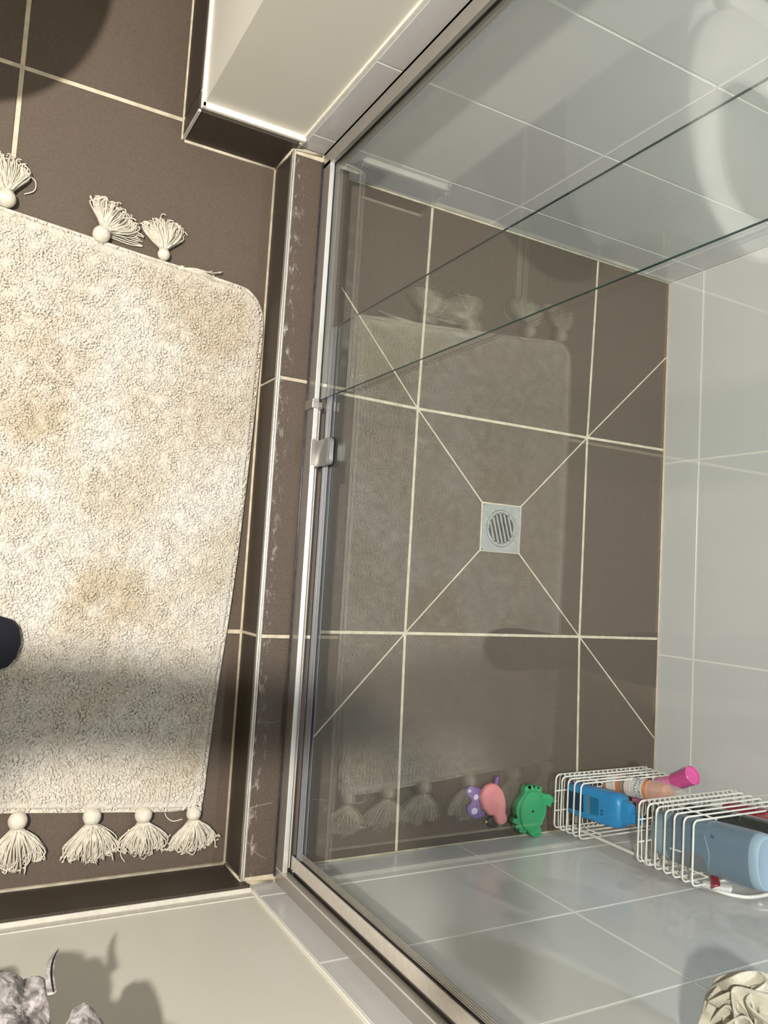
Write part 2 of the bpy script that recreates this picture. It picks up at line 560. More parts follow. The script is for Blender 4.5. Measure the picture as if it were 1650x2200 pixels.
def extrude_outline(name, P, z0, z1, m, parent=None, bev=0.003, mtx=None, smooth=True, dome=0.0):
    """outline with rounded edges, real thickness"""
    area = sum(P[i - 1][0] * P[i][1] - P[i][0] * P[i - 1][1] for i in range(len(P)))
    if area < 0: P = P[::-1]
    bm = bmesh.new()
    cx = sum(p[0] for p in P) / len(P); cy = sum(p[1] for p in P) / len(P)
    layers = [(0.0, z0 + bev, 0), (1.0, z0, 1)]
    def shrink(pts, k):
        n = len(pts); out = []
        for i in range(n):
            p0, p1, p2 = Vector(pts[i - 1]), Vector(pts[i]), Vector(pts[(i + 1) % n])
            t = (p2 - p0)
            if t.length < 1e-9: out.append(p1); continue
            t.normalize()
            out.append(p1 + Vector((-t.y, t.x)) * k)
        return out
    b1 = shrink(P, bev * 0.3); b2 = shrink(P, bev)
    secs = [[(p[0], p[1], z0) for p in b2], [(p[0], p[1], z0 + bev * 0.7) for p in b1], [(p[0], p[1], z0 + bev) for p in P],
            [(p[0], p[1], z1 - bev) for p in P], [(p[0], p[1], z1 - bev * 0.3) for p in b1], [(p[0], p[1], z1) for p in b2]]
    rings = [[bm.verts.new(p) for p in s] for s in secs]
    n = len(P)
    for a, b_ in zip(rings, rings[1:]):
        for k in range(n):
            bm.faces.new((a[k], a[(k + 1) % n], b_[(k + 1) % n], b_[k]))
    bmesh.ops.triangulate(bm, faces=[bm.faces.new(rings[0][::-1]), bm.faces.new(rings[-1])])
    if mtx is not None:
        bmesh.ops.transform(bm, matrix=mtx, verts=bm.verts)
    o = obj(name, bm, m, parent, smooth)
    if smooth: shade(o, 50)
    return o


def ell(cx, cy, rx, ry, n=20, a0=0.0):
    return [(cx + rx * math.cos(2 * math.pi * k / n + a0), cy + ry * math.sin(2 * math.pi * k / n + a0)) for k in range(n)]


def text_verts(s, size):
    cu = bpy.data.curves.new('lettering', 'FONT')
    cu.body = s
    cu.size = size
    cu.resolution_u = 2
    cu.offset = 0.0
    o = bpy.data.objects.new('lettering', cu)
    col.objects.link(o)
    bpy.context.view_layer.update()
    dg = bpy.context.evaluated_depsgraph_get()
    me = bpy.data.meshes.new_from_object(o.evaluated_get(dg))
    bpy.data.objects.remove(o)
    bpy.data.curves.remove(cu)
    return me


def text_on(name, s, size, m, parent, fun, cx=None):
    """fun maps text x,y -> world point"""
    me = text_verts(s, size)
    if not len(me.vertices): return None
    xs = [v.co.x for v in me.vertices]
    mid = (min(xs) + max(xs)) / 2
    bm = bmesh.new(); bm.from_mesh(me)
    bmesh.ops.triangulate(bm, faces=bm.faces)
    for v in bm.verts:
        v.co = fun(v.co.x - mid, v.co.y)
    bpy.data.meshes.remove(me)
    return obj(name, bm, m, parent)


# ================================================================== SETTING
# ---- bathroom floor (grout bed + tiles)
floor = tag(box('floor', -2.3, KX0 + 0.02, YB - 0.02, 2.30, ZO - 0.06, ZO - 0.0016, M['grout']), kind='structure')
g = 0.0036
xs = [-2.3, -0.773 - 3 * T, -0.773 - 2 * T, -0.773 - T, -0.773, KX0 + 0.004]
ys = [YB + 0.008, -0.0046, -0.0046 + T, -0.0046 + 2 * T, -0.0046 + 3 * T, -0.0046 + 4 * T, 2.30]
for i in range(len(xs) - 1):
    for j in range(len(ys) - 1):
        x0, x1, y0, y1 = xs[i], xs[i + 1], ys[j], ys[j + 1]
        if x1 - x0 < 0.03: continue
        if j >= 3 and i == 4: x1 = -0.508
        P = inset_poly([(x0, y0), (x1, y0), (x1, y1), (x0, y1)], g)
        if P[1][0] - P[0][0] < 0.02: continue
        tile_piece('floor_tile', P, lambda x, y: ZO, 0.010, M['floor_tile'], floor)

# ---- shower floor, cut to fall towards the drain
dr = [(0.171, 0.2785), (0.2745, 0.2785), (0.2745, 0.177), (0.1715, 0.177)]   # TL TR BR BL
XL = KX1
pTL, pTR, pBR, pBL = (0, T), (TX, T + 0.0034), (TX, 0.0), (0, 0)
dTL, dTR, dBR, dBL = (XL, 0.69), (XB, 0.689), (XB, -0.236), (XL, -0.225)
D1, S1 = 0.0016, 0.0029
polys = [  # points CCW, gap per edge
    ([dr[3], dr[2], pBR, pBL][::-1], None), ([dr[0], dr[3], pBL, pTL], None), ([dr[1], dr[0], pTL, pTR], None), ([dr[2], dr[1], pTR, pBR], None),
    ([pBL, (0, YB), (TX, YB), pBR], None), ([pTL, pTR, (TX, YT), (0, YT)], None),
    ([(XL, 0), pBL, pTL, (XL, T)], None), ([pBR, (XB, 0), (XB, T + 0.0034), pTR], None),
    ([(XL, T), pTL, dTL], None), ([pTL, (0, YT), (XL, YT), dTL], None),
    ([pTR, (XB, T + 0.0034), dTR], None), ([pTR, dTR, (XB, YT), (TX, YT)], None),
    ([pBR, dBR, (XB, 0)], None), ([pBR, (TX, YB), (XB, YB), dBR], None),
    ([pBL, (XL, 0), dBL], None), ([pBL, dBL, (XL, YB), (0, YB)], None)]
diag_pts = {tuple(np.round(p, 4)) for p in dr}
diags = [(pTL, dr[0]), (pTR, dr[1]), (pBR, dr[2]), (pBL, dr[3]), (pTL, dTL), (pTR, dTR), (pBR, dBR), (pBL, dBL)]
def is_diag(a, b_):
    return any((a == p and b_ == q) or (a == q and b_ == p) for p, q in diags)
bmg = bmesh.new()
shower_floor = empty('floor', (0.2, 0.2, 0))
tag(shower_floor, kind='structure')
for P, _ in polys:
    area = sum(P[i - 1][0] * P[i][1] - P[i][0] * P[i - 1][1] for i in range(len(P)))
    if area < 0: P = P[::-1]
    d = [D1 if is_diag(P[i], P[(i + 1) % len(P)]) else S1 for i in range(len(P))]
    d = [0.0012 if (P[i] in dr and P[(i + 1) % len(P)] in dr) else d[i] for i in range(len(P))]
    tile_piece('floor_tile', inset_poly(P, d), zf, 0.009, M['floor_tile'], shower_floor, 0.0008)
    bmg.faces.new([bmg.verts.new((p[0], p[1], zf(*p) - 0.0010)) for p in P])
gb = obj('grout_bed', bmg, M['grout'], shower_floor)
box('screed', KX1, XB, YB, YT, -0.07, -0.012, M['grout'], shower_floor)

# grout / sealant line where the shower floor meets the walls
for n_, a, b_, mm in (('back', (XB - 0.0018, YB), (XB - 0.0018, YT), M['peach_seal']), ('left', (KX1, YT - 0.0018), (XB, YT - 0.0018), M['grout']),
                      ('right', (KX1, YB + 0.0018), (XB, YB + 0.0018), M['grout_dirty'])):
    tube('sealant', [(a[0], a[1], EDGE + 0.0005), (b_[0], b_[1], EDGE + 0.0005)], 0.0022, mm, shower_floor, 6)

# ---- drain
drain = empty('floor_drain', (0.223, 0.2278, 0))
tag(drain, 'square steel floor drain with round slotted grate, centre of shower floor', 'drain')
bm = bmesh.new()
NS = 48
cxd, cyd = 0.2235, 0.2268
hs = 0.0502
def sqp(a):
    c_, s_ = math.cos(a), math.sin(a)
    k = hs / max(abs(c_), abs(s_))
    return (cxd + c_ * k, cyd + s_ * k)
ro = [bm.verts.new((*sqp(2 * math.pi * (k + 0.5) / NS + 0), 0.0006)) for k in range(NS)]
for k in range(NS):
    pass
ri = [bm.verts.new((cxd + 0.0398 * math.cos(2 * math.pi * (k + 0.5) / NS), cyd + 0.0398 * math.sin(2 * math.pi * (k + 0.5) / NS), 0.0006)) for k in range(NS)]
rb = [bm.verts.new((cxd + 0.0398 * math.cos(2 * math.pi * (k + 0.5) / NS), cyd + 0.0398 * math.sin(2 * math.pi * (k + 0.5) / NS), -0.0025)) for k in range(NS)]
rob = [bm.verts.new((v.co.x, v.co.y, -0.006)) for v in ro]
for k in range(NS):
    j = (k + 1) % NS
    bm.faces.new((ro[k], ro[j], ri[j], ri[k]))
    bm.faces.new((ri[k], ri[j], rb[j], rb[k]))
    bm.faces.new((rob[k], rob[j], ro[j], ro[k]))
obj('frame_plate', bm, M['steel'], drain)
lathe('drain_cup', [(0.0396, 0), (0.0396, 0.001)], M['black'], drain, origin=(cxd, cyd, -0.0110))
# grate: disc with seven slots
bm = bmesh.new()
ang = math.radians(17)
R0, RI = 0.0388, 0.0335
def clipbar(x0, x1, R):
    out = []
    n = 7
    for k in range(n + 1):
        x = x0 + (x1 - x0) * k / n
        out.append((x, math.sqrt(max(0, R * R - x * x))))
    return out + [(x, -y) for x, y in out[::-1]]
pitch, sw = 0.0098, 0.0058
edges_ = [-RI + 0.0003]
for k in range(-3, 4):
    edges_ += [k * pitch - sw / 2, k * pitch + sw / 2]
edges_.append(RI - 0.0003)
rot = Matrix.Translation((cxd, cyd, 0)) @ Matrix.Rotation(ang, 4, 'Z')
def add_plate(bm, P, z0, z1):
    area = sum(P[i - 1][0] * P[i][1] - P[i][0] * P[i - 1][1] for i in range(len(P)))
    if area < 0: P = P[::-1]
    t_ = [bm.verts.new(rot @ Vector((p[0], p[1], z1))) for p in P]
    b_ = [bm.verts.new(rot @ Vector((p[0], p[1], z0))) for p in P]
    bm.faces.new(t_); bm.faces.new(b_[::-1])
    for i in range(len(P)):
        j = (i + 1) % len(P)
        bm.faces.new((b_[i], b_[j], t_[j], t_[i]))
for i in range(0, len(edges_), 2):
    a, b_ = edges_[i], edges_[i + 1]
    if b_ - a < 0.0004: continue
    add_plate(bm, clipbar(a, b_, RI + 0.0006), -0.002, 0.0009)
for k in range(64):                                   # rim ring
    a0, a1 = 2 * math.pi * k / 64, 2 * math.pi * (k + 1) / 64
    def rr(a):   # slots keep round ends: ring narrower than the clip radius
        return RI - 0.0012
    add_plate(bm, [(R0 * math.cos(a0), R0 * math.sin(a0)), (R0 * math.cos(a1), R0 * math.sin(a1)),
                   (rr(a1) * math.cos(a1), rr(a1) * math.sin(a1)), (rr(a0) * math.cos(a0), rr(a0) * math.sin(a0))], -0.002, 0.0009)
obj('grate', bm, M['steel'], drain)
bm = bmesh.new()
for (a0_, a1_, b0_, b1_) in ((-0.0525, 0.0525, -0.0525, -0.0495), (-0.0525, 0.0525, 0.0495, 0.0525), (-0.0525, -0.0495, -0.0495, 0.0495), (0.0495, 0.0525, -0.0495, 0.0495)):
    add_box(bm, cxd + a0_, cxd + a1_, cyd + b0_, cyd + b1_, -0.012, -0.0003)
obj('grout_frame', bm, M['grout'], drain)

# ---- kerb between bathroom and shower
kerb = tag(box('shower_kerb', KX0 + 0.004, KX1, YB, YT - 0.002, -0.06, K - 0.002, M['grout']), kind='structure')
kj = [YB + 0.010, -0.0046, 0.4484, 0.862]
for a, b_ in zip(kj, kj[1:]):
    tile_piece('kerb_tile', inset_poly([(-0.3235, a), (KX1, a), (KX1, b_), (-0.3235, b_)], [0.003, 0.0, 0.003, 0.0]), lambda x, y: K, 0.012, M['kerb_tile'], kerb)
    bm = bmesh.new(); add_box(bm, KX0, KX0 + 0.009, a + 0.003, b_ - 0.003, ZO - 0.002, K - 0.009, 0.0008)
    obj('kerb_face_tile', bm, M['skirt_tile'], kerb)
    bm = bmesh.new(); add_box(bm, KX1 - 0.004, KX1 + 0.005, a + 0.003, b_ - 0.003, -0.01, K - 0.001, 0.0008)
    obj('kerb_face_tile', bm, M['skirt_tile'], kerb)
bm = bmesh.new(); add_box(bm, KX0 - 0.0006, -0.3275, YB + 0.008, 0.866, K - 0.009, K + 0.0008, 0.0012)
obj('metal_edge_trim', bm, M['alu'], kerb)
bm = bmesh.new(); add_box(bm, -0.3276, -0.3252, YB + 0.008, 0.866, K - 0.004, K + 0.0012, 0.0008)
obj('trim_lip', bm, M['trim_lip'], kerb)
# hairline cracks
for pts in ([(-0.322, -0.150, K + .0001), (-0.307, -0.149, K + .0001), (-0.298, -0.151, K + .0001), (-0.280, -0.148, K + .0001)],
            [(-0.322, -0.291, K + .0001), (-0.30, -0.288, K + .0001), (-0.284, -0.286, K + .0001)],
            [(-0.323, -0.347, K + .0001), (-0.316, -0.358, K + .0001), (-0.303, -0.370, K + .0001), (-0.288, -0.379, K + .0001)]):
    tube('hairline_crack', smooth_path(pts, 5), 0.00030, M['grout_dirty'], kerb, 4)
tube('silicone_joint', [(-0.2712, YB + 0.01, K), (-0.2712, 0.858, K)], 0.0022, M['silicone'], kerb, 6)

# grout fillets round the bathroom floor edge
def fillet(parent, a, b_, w=0.0048, m_=None):
    tube('grout_line', [a, b_], w * 0.62, m_ or M['grout'], parent, 6)
fillet(floor, (KX0 - 0.0010, YB + 0.008, ZO - 0.0005), (KX0 - 0.0010, 0.865, ZO - 0.0005))
fillet(floor, (-0.505, 0.8635, ZO - 0.0005), (KX0, 0.8635, ZO - 0.0005))
fillet(floor, (-0.5085, 0.865, ZO - 0.0005), (-0.5085, 2.2, ZO - 0.0005))
fillet(floor, (-2.3, YB + 0.0085, ZO - 0.0005), (KX0, YB + 0.0085, ZO - 0.0005))
fillet(kerb, (KX0 - 0.0005, 0.8640, ZO), (KX0 + 0.001, 0.8640, K), 0.0042)
fillet(kerb, (KX0 - 0.0005, YB + 0.0088, ZO), (KX0 + 0.001, YB + 0.0088, K), 0.0042)
fillet(kerb, (KX0, 0.8660, K), (-0.274, 0.8700, K), 0.0036, M['grout_dirty'])
fillet(kerb, (KX0, YB + 0.006, K), (-0.274, YB + 0.002, K), 0.0034, M['grout_dirty'])

# ---- walls
Z1 = 0.117; HW = 0.2357
zrows = [EDGE] + [Z1 + HW * k for k in range(10)]
zrows = [z for z in zrows if z < CEIL - 0.01] + [CEIL]
wg = 0.0016


def wall_tiles(wall, cols, face):
    """face(u, d, z) -> world point; u along the wall, d out of it"""
    cache = {}
    for (u0, u1) in cols:
        for z0, z1 in zip(zrows, zrows[1:]):
            key = (round(u1 - u0, 4), round(z1 - z0, 4))
            o0 = face((u0 + u1) / 2, 0, (z0 + z1) / 2)
            if key not in cache:
                bm = bmesh.new()
                hu, hz, b = (u1 - u0) / 2 - wg, (z1 - z0) / 2 - wg, 0.0012
                def F(u, d, z): return Vector(face((u0 + u1) / 2 + u, d, (z0 + z1) / 2 + z)) - Vector(o0)
                P = [(-hu, -hz), (hu, -hz), (hu, hz), (-hu, hz)]
                I = [(-hu + b, -hz + b), (hu - b, -hz + b), (hu - b, hz - b), (-hu + b, hz - b)]
                bot = [bm.verts.new(F(u, -0.008, z)) for u, z in P]
                mid = [bm.verts.new(F(u, -b, z)) for u, z in P]
                top = [bm.verts.new(F(u, 0, z)) for u, z in I]
                for A, B in ((bot, mid), (mid, top)):
                    for k in range(4):
                        bm.faces.new((A[k], A[(k + 1) % 4], B[(k + 1) % 4], B[k]))
                bm.faces.new(top); bm.faces.new(bot[::-1])
                bmesh.ops.recalc_face_normals(bm, faces=bm.faces)
                me = bpy.data.meshes.new('wall_tile'); bm.to_mesh(me); bm.free()
                me.materials.append(M['wall_tile'])
                cache[key] = me
            o = bpy.data.objects.new('wall_tile', cache[key])
            o.location = o0
            col.objects.link(o)
            o.parent = wall


wall_left = tag(box('wall_left', -0.500, 0.80, 0.8805, 2.30, -0.06, CEIL, M['paint']), kind='structure')
box('grout_bed', -0.3165, XB, YT + 0.0006, YT + 0.006, -0.01, CEIL, M['wall_grout'], wall_left)
cw = 0.4595
colsX = [(-0.316, 0.1436), (0.1436, 0.1436 + cw), (0.1436 + cw, XB)]
wall_tiles(wall_left, colsX, lambda u, d, z: (u, YT - d, z))
wall_right = tag(box('wall_right', -2.3, 0.80, -0.56, YB - 0.0050, -0.06, CEIL, M['paint']), kind='structure')
box('grout_bed', -0.3165, XB, YB - 0.0055, YB - 0.0006, -0.01, CEIL, M['wall_grout'], wall_right)
wall_tiles(wall_right, colsX, lambda u, d, z: (u, YB + d, z))
wall_back = tag(box('wall_back', XB + 0.006, XB + 0.10, -0.56, 1.0, -0.06, CEIL, M['paint']), kind='structure')
box('grout_bed', XB + 0.0006, XB + 0.007, YB, YT, -0.01, CEIL, M['wall_grout'], wall_back)
wall_tiles(wall_back, [(YB, -0.0368), (-0.0368, 0.4231), (0.4231, YT)], lambda u, d, z: (XB - d, u, z))
wall_front = tag(box('wall_front', -2.40, -2.30, -0.56, 2.40, -0.06, CEIL, M['paint_far']), kind='structure')
wall_far = tag(box('wall_far', -2.40, -0.45, 2.30, 2.40, -0.06, CEIL, M['paint_far']), kind='structure')
ceiling = tag(box('ceiling', -2.40, 0.80, -0.56, 2.40, CEIL, CEIL + 0.05, M['ceiling']), kind='structure')
# caulk between paint and wall tiles
box('caulk_line', -0.3215, -0.3150, YT + 0.0005, YT + 0.007, K, CEIL, M['bead'], wall_left, 0.001)
box('caulk_line', -0.3185, -0.3160, YB - 0.0055, YB - 0.0030, K, CEIL, M['paint'], wall_right, 0.0004)

# ---- skirtings
sk = tag(box('baseboard_left', -0.4995, KX0 + 0.01, 0.868, 0.882, ZO - 0.002, 0.084, M['grout']), kind='structure')
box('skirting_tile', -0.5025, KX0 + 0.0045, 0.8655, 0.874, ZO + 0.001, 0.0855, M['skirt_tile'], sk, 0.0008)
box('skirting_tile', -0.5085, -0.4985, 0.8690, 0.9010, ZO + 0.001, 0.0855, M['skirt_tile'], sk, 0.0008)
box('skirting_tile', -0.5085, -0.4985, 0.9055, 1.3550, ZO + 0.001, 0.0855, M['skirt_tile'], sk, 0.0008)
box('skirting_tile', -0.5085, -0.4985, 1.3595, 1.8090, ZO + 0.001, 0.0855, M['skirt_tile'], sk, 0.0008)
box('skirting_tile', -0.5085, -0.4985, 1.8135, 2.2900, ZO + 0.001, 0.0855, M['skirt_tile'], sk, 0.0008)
box('grout_bed', -0.5060, -0.4990, 0.8700, 2.2900, ZO + 0.001, 0.0845, M['grout'], sk)
box('corner_trim', -0.5090, -0.5040, 0.8650, 0.8695, ZO + 0.001, 0.0860, M['alu_bright'], sk, 0.0006)
bm = bmesh.new()
add_box(bm, -0.5055, -0.3165, 0.8705, 0.8815, 0.0850, 0.0945, 0.0022)
add_box(bm, -0.5060, -0.4970, 0.8705, 2.29, 0.0850, 0.0945, 0.0022)
obj('caulk_bead', bm, M['bead'], sk)
sr = tag(box('baseboard_right', -2.3, KX0 + 0.008, YB - 0.004, YB + 0.002, ZO - 0.002, 0.083, M['grout']), kind='structure')
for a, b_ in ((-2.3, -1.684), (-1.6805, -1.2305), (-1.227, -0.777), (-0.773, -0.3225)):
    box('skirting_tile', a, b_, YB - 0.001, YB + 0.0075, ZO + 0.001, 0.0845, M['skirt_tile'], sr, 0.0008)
bm = bmesh.new()
add_box(bm, -2.3, -0.3175, YB - 0.006, YB + 0.0035, 0.0835, 0.0868, 0.0010)
add_box(bm, -2.3, -0.3185, YB - 0.006, YB - 0.0036, 0.0860, 0.1030, 0.0010)
obj('caulk_bead', bm, M['bead_low'], sr)

win = empty('added_window', (-2.30, 0.35, 1.15)); tag(win, kind='structure')  # unseen window, added to carry the cool light
box('pane', -2.298, -2.290, -0.13, 0.83, 1.17, 1.93, M['frosted'], win)
for y0, y1, z0, z1 in ((-0.17, -0.12, 1.13, 1.97), (0.82, 0.87, 1.13, 1.97), (-0.12, 0.82, 1.13, 1.18), (-0.12, 0.82, 1.92, 1.97), (0.335, 0.365, 1.18, 1.92)):
    box('added_window_frame', -2.300, -2.270, y0, y1, z0, z1, M['paint_white'], win, 0.003)
# ceiling downlights (fittings for the main lamp and two added fill lamps)
for i, (p, e, r, c) in enumerate(LAMPS):
    d = empty('downlight', (p[0], p[1], CEIL))
    tag(d, ['recessed ceiling downlight above the bath mat', 'added ceiling fill lamp behind the toilet', 'added cool ceiling fill lamp inside the shower'][i],
        'light', 'recessed ceiling downlights')
    bm = bmesh.new()
    add_tube(bm, [(p[0] + 0.052 * math.cos(t * math.pi / 16), p[1] + 0.052 * math.sin(t * math.pi / 16), CEIL - 0.003) for t in range(32)], 0.006, 8, True)
    obj('trim_ring', bm, M['paint_white'], d, True)
    lathe('lens', [(0.001, 0), (0.047, 0), (0.047, 0.0012), (0.001, 0.0012)], M['lens'], d, origin=(p[0], p[1], CEIL - 0.002))

# ================================================================== SHOWER SCREEN
screen = empty('shower_screen', (-0.262, 0.22, K))
tag(screen, 'fixed clear glass shower panel with aluminium channel on the tiled kerb', 'shower screen')
ZTOP = 1.98
def glass_panel(parent, x0, x1, y0, y1, z0, z1, edge_low=True):
    bm = bmesh.new(); add_box(bm, x0, x1, y0, y1, z0, z1)
    # drop the narrow edge faces: they get their own green edge strips
    for f in list(bm.faces):
        if abs(f.normal.x) < 0.5: bm.faces.remove(f)
    o = obj('glass_pane', bm, M['glass'], parent)
    bm = bmesh.new()
    add_box(bm, x0 + 0.0002, x1 - 0.0002, y0, y0 + 0.0006, z0, z1)
    add_box(bm, x0 + 0.0002, x1 - 0.0002, y1 - 0.0006, y1, z0, z1)
    add_box(bm, x0 + 0.0002, x1 - 0.0002, y0, y1, z1 - 0.0006, z1)
    obj('glass_edge', bm, M['edge'], parent)
    return o
FX0, FX1 = -0.2605, -0.2570
glass_panel(screen, FX0, FX1, 0.412, 0.862, 0.080, ZTOP)
# sill rail, full length, with lower step on the door side
bm = bmesh.new(); add_box(bm, -0.2700, -0.2618, YB + 0.024, 0.853, K, 0.0985, 0.0010)
obj('sill_rail', bm, M['alu'], screen)
bm = bmesh.new(); add_box(bm, -0.2702, -0.2616, YB + 0.0245, 0.8525, 0.0980, 0.0998, 0.0007)
obj('rail_cap', bm, M['alu_bright'], screen)
bm = bmesh.new(); add_box(bm, -0.2603, -0.2545, YB + 0.03, 0.400, K, 0.0925, 0.0006)
obj('rail_step', bm, M['strip'], screen)
bm = bmesh.new(); add_box(bm, -0.2612, -0.2540, 0.412, 0.853, K, 0.0800, 0.0006)
obj('glazing_channel', bm, M['alu'], screen)
# end cap of the fixed glazing channel
bm = bmesh.new()
add_box(bm, -0.2745, -0.2550, 0.3960, 0.4080, K, 0.1012, 0.0012)
add_box(bm, -0.2745, -0.2618, 0.4070, 0.4130, K, 0.1020, 0.0010)
obj('end_cap', bm, M['alu'], screen)
# wall jambs
bm = bmesh.new()
add_box(bm, -0.2700, -0.2680, 0.8445, YT, K, ZTOP + 0.02, 0.0005)
add_box(bm, -0.2682, -0.2612, 0.8455, 0.8500, K + 0.03, ZTOP + 0.02, 0.0004)
add_box(bm, -0.2555, -0.2440, 0.8455, YT, K + 0.0, ZTOP + 0.02, 0.0004)
add_box(bm, -0.2700, -0.2450, 0.8700, YT, K, ZTOP + 0.02)
obj('wall_channel', bm, M['alu'], screen)
tube('glazing_gasket', [(-0.2612, 0.8450, 0.10), (-0.2612, 0.8450, ZTOP)], 0.0010, M['black'], screen, 5)
bm = bmesh.new()
add_box(bm, -0.2700, -0.2680, YB, -0.3935, K, ZTOP + 0.02, 0.0005)
add_box(bm, -0.2690, -0.2580, -0.3990, -0.3945, K, ZTOP + 0.02, 0.0004)
add_box(bm, -0.2590, -0.2570, YB, -0.3945, K, ZTOP + 0.02, 0.0002)
add_box(bm, -0.2360, -0.2340, YB, -0.3945, K, ZTOP + 0.02, 0.0002)
add_box(bm, -0.2600, -0.2340, YB, YB + 0.004, K, ZTOP + 0.02)
obj('wall_channel', bm, M['alu'], screen)
bm = bmesh.new()
add_box(bm, -0.2705, -0.2687, -0.3965, -0.3937, K, ZTOP + 0.02, 0.0004)
obj('channel_lip', bm, M['alu_bright'], screen)
# header rail (out of the frame above)
box('header_rail', -0.275, -0.235, YB, YT, ZTOP, ZTOP + 0.04, M['alu'], screen, 0.002)

# sliding-door guide block
bm = bmesh.new()
add_box(bm, -0.2715, -0.2612, 0.2960, 0.3410, 0.0990, 0.1012, 0.0006)
obj('guide_plate', bm, M['alu'], screen)
def rrect(x0, x1, y0, y1, r, rl=0.001, n=6):
    out = []
    for (cx_, cy_, a0, r_) in ((x1 - r, y1 - r, 0, r), (x0 + rl, y1 - rl, 90, rl), (x0 + rl, y0 + rl, 180, rl), (x1 - r, y0 + r, 270, r)):
        for k in range(n + 1):
            a = math.radians(a0 + 90 * k / n)
            out.append((cx_ + r_ * math.cos(a), cy_ + r_ * math.sin(a)))
    return out
# upright block with rounded upper corners, standing just in front of the door glass
GZ0, GH, GD = 0.0960, 0.0640, 0.0100
secs = []
for dx, k in ((0.0000, 0.93), (0.0006, 0.97), (0.0018, 1.0), (GD - 0.0012, 1.0), (GD, 0.97)):
    RR = rrect(0.0, GH * (k if k < 1 else 1.0), -0.0233 * k, 0.0233 * k, 0.0100 * k)
    secs.append([(-0.2632 + dx - 0.0016 * math.cos(p[1] / 0.022 * math.pi / 2), 0.3155 + p[1], GZ0 + p[0]) for p in RR])
bm = bmesh.new(); add_loft(bm, secs); bmesh.ops.recalc_face_normals(bm, faces=bm.faces)
o = obj('door_guide', bm, M['guide'], screen, True); shade(o, 45)
RR = rrect(0.0, GH + 0.002, -0.0250, 0.0250, 0.0110)
bm = bmesh.new(); add_loft(bm, [[(-0.2528 + d, 0.3155 + p[1], GZ0 + p[0]) for p in RR] for d in (0.0, 0.0010)]); bmesh.ops.recalc_face_normals(bm, faces=bm.faces)
obj('guide_pad', bm, M['black'], screen)

# ---- sliding door
door = empty('shower_door', (-0.249, 0.08, 0.105))
tag(door, 'sliding clear glass shower door behind the fixed panel, with pale seal', 'shower door')
DX0, DX1 = -0.2515, -0.2480
glass_panel(door, DX0, DX1, -0.370, 0.539, 0.120, 1.96)
bm = bmesh.new()
add_box(bm, DX0 - 0.0024, DX0 - 0.0004, -0.366, 0.537, 0.112, 0.136, 0.0006)
add_box(bm, DX1 + 0.0004, DX1 + 0.0024, -0.366, 0.537, 0.112, 0.136, 0.0006)
add_box(bm, DX0 - 0.0024, DX1 + 0.0024, -0.366, 0.537, 0.111, 0.116, 0.0006)
obj('bottom_seal', bm, M['rubber'], door)
for zz in (0.1185, 0.1270):
    bm = bmesh.new(); add_box(bm, DX0 - 0.0031, DX0 - 0.0023, -0.366, 0.537, zz, zz + 0.0022, 0.0003)
    obj('seal_rib', bm, M['rubber'], door)
bm = bmesh.new(); add_box(bm, -0.2560, -0.2535, -0.3880, -0.3665, 0.100, 1.965, 0.0006)
add_box(bm, -0.2540, -0.2430, -0.3880, -0.3850, 0.100, 1.965, 0.0006)
add_box(bm, -0.2450, -0.2425, -0.3880, -0.3665, 0.100, 1.965, 0.0006)
obj('door_stile', bm, M['strip'], door)
bm = bmesh.new(); add_box(bm, -0.2540, -0.2518, -0.3660, -0.3640, 0.104, 1.965)
obj('stile_gasket', bm, M['black'], door)
bm = bmesh.new()
for k in range(4):
    add_box(bm, DX0 - 0.0012, DX0 - 0.0002, -0.3636 + k * 0.0030, -0.3636 + k * 0.0030 + 0.0022, 0.134, 1.96, 0.0003)
obj('magnet_strip', bm, M['alu'], door)

# ================================================================== BATH MAT
# outline, counter-clockwise, world metres
out0 = [(-0.400, -0.309), (-0.386, -0.300), (-0.381, -0.22), (-0.375, -0.119), (-0.361, 0.043), (-0.352, 0.185), (-0.345, 0.34), (-0.340, 0.484), (-0.339, 0.560),
        (-0.347, 0.592), (-0.363, 0.611), (-0.388, 0.620), (-0.488, 0.6285), (-0.560, 0.634), (-0.633, 0.641), (-0.785, 0.656), (-0.865, 0.664), (-0.893, 0.650), (-0.903, 0.60),
        (-0.905, 0.3), (-0.903, -0.02), (-0.899, -0.24), (-0.885, -0.268), (-0.84, -0.276), (-0.700, -0.286), (-0.55, -0.298)]
dense = [(p.x, p.y) for p in smooth_path([(x, y, 0) for x, y in out0], 5, True)]
mat_root = empty('bath_mat', (-0.62, 0.17, ZO))
tag(mat_root, 'cream cotton bath mat with shaggy stained pile and tassels on brown tiles', 'bath mat')
extrude_outline('canvas_backing', dense, ZO + 0.0003, ZO + 0.0085, M['cotton_back'], mat_root, 0.003)
tube('hem', [(x, y, ZO + 0.0062) for x, y in dense], 0.0042, M['cotton'], mat_root, 6, True)

OUT = np.array(dense)
def inside_dist(pts):
    """signed distance to outline (positive inside)"""
    A = OUT; B = np.roll(OUT, -1, axis=0)
    d2 = np.full(len(pts), 1e9); ins = np.zeros(len(pts), bool)
    for a, b_ in zip(A, B):
        ab = b_ - a
        t = np.clip(((pts - a) @ ab) / (ab @ ab + 1e-12), 0, 1)
        q = a + t[:, None] * ab
        d2 = np.minimum(d2, ((pts - q) ** 2).sum(1))
        c_ = ((a[1] > pts[:, 1]) != (b_[1] > pts[:, 1]))
        xi = (b_[0] - a[0]) * (pts[:, 1] - a[1]) / (b_[1] - a[1] + 1e-15) + a[0]
        ins ^= c_ & (pts[:, 0] < xi)
    return np.where(ins, np.sqrt(d2), -np.sqrt(d2))

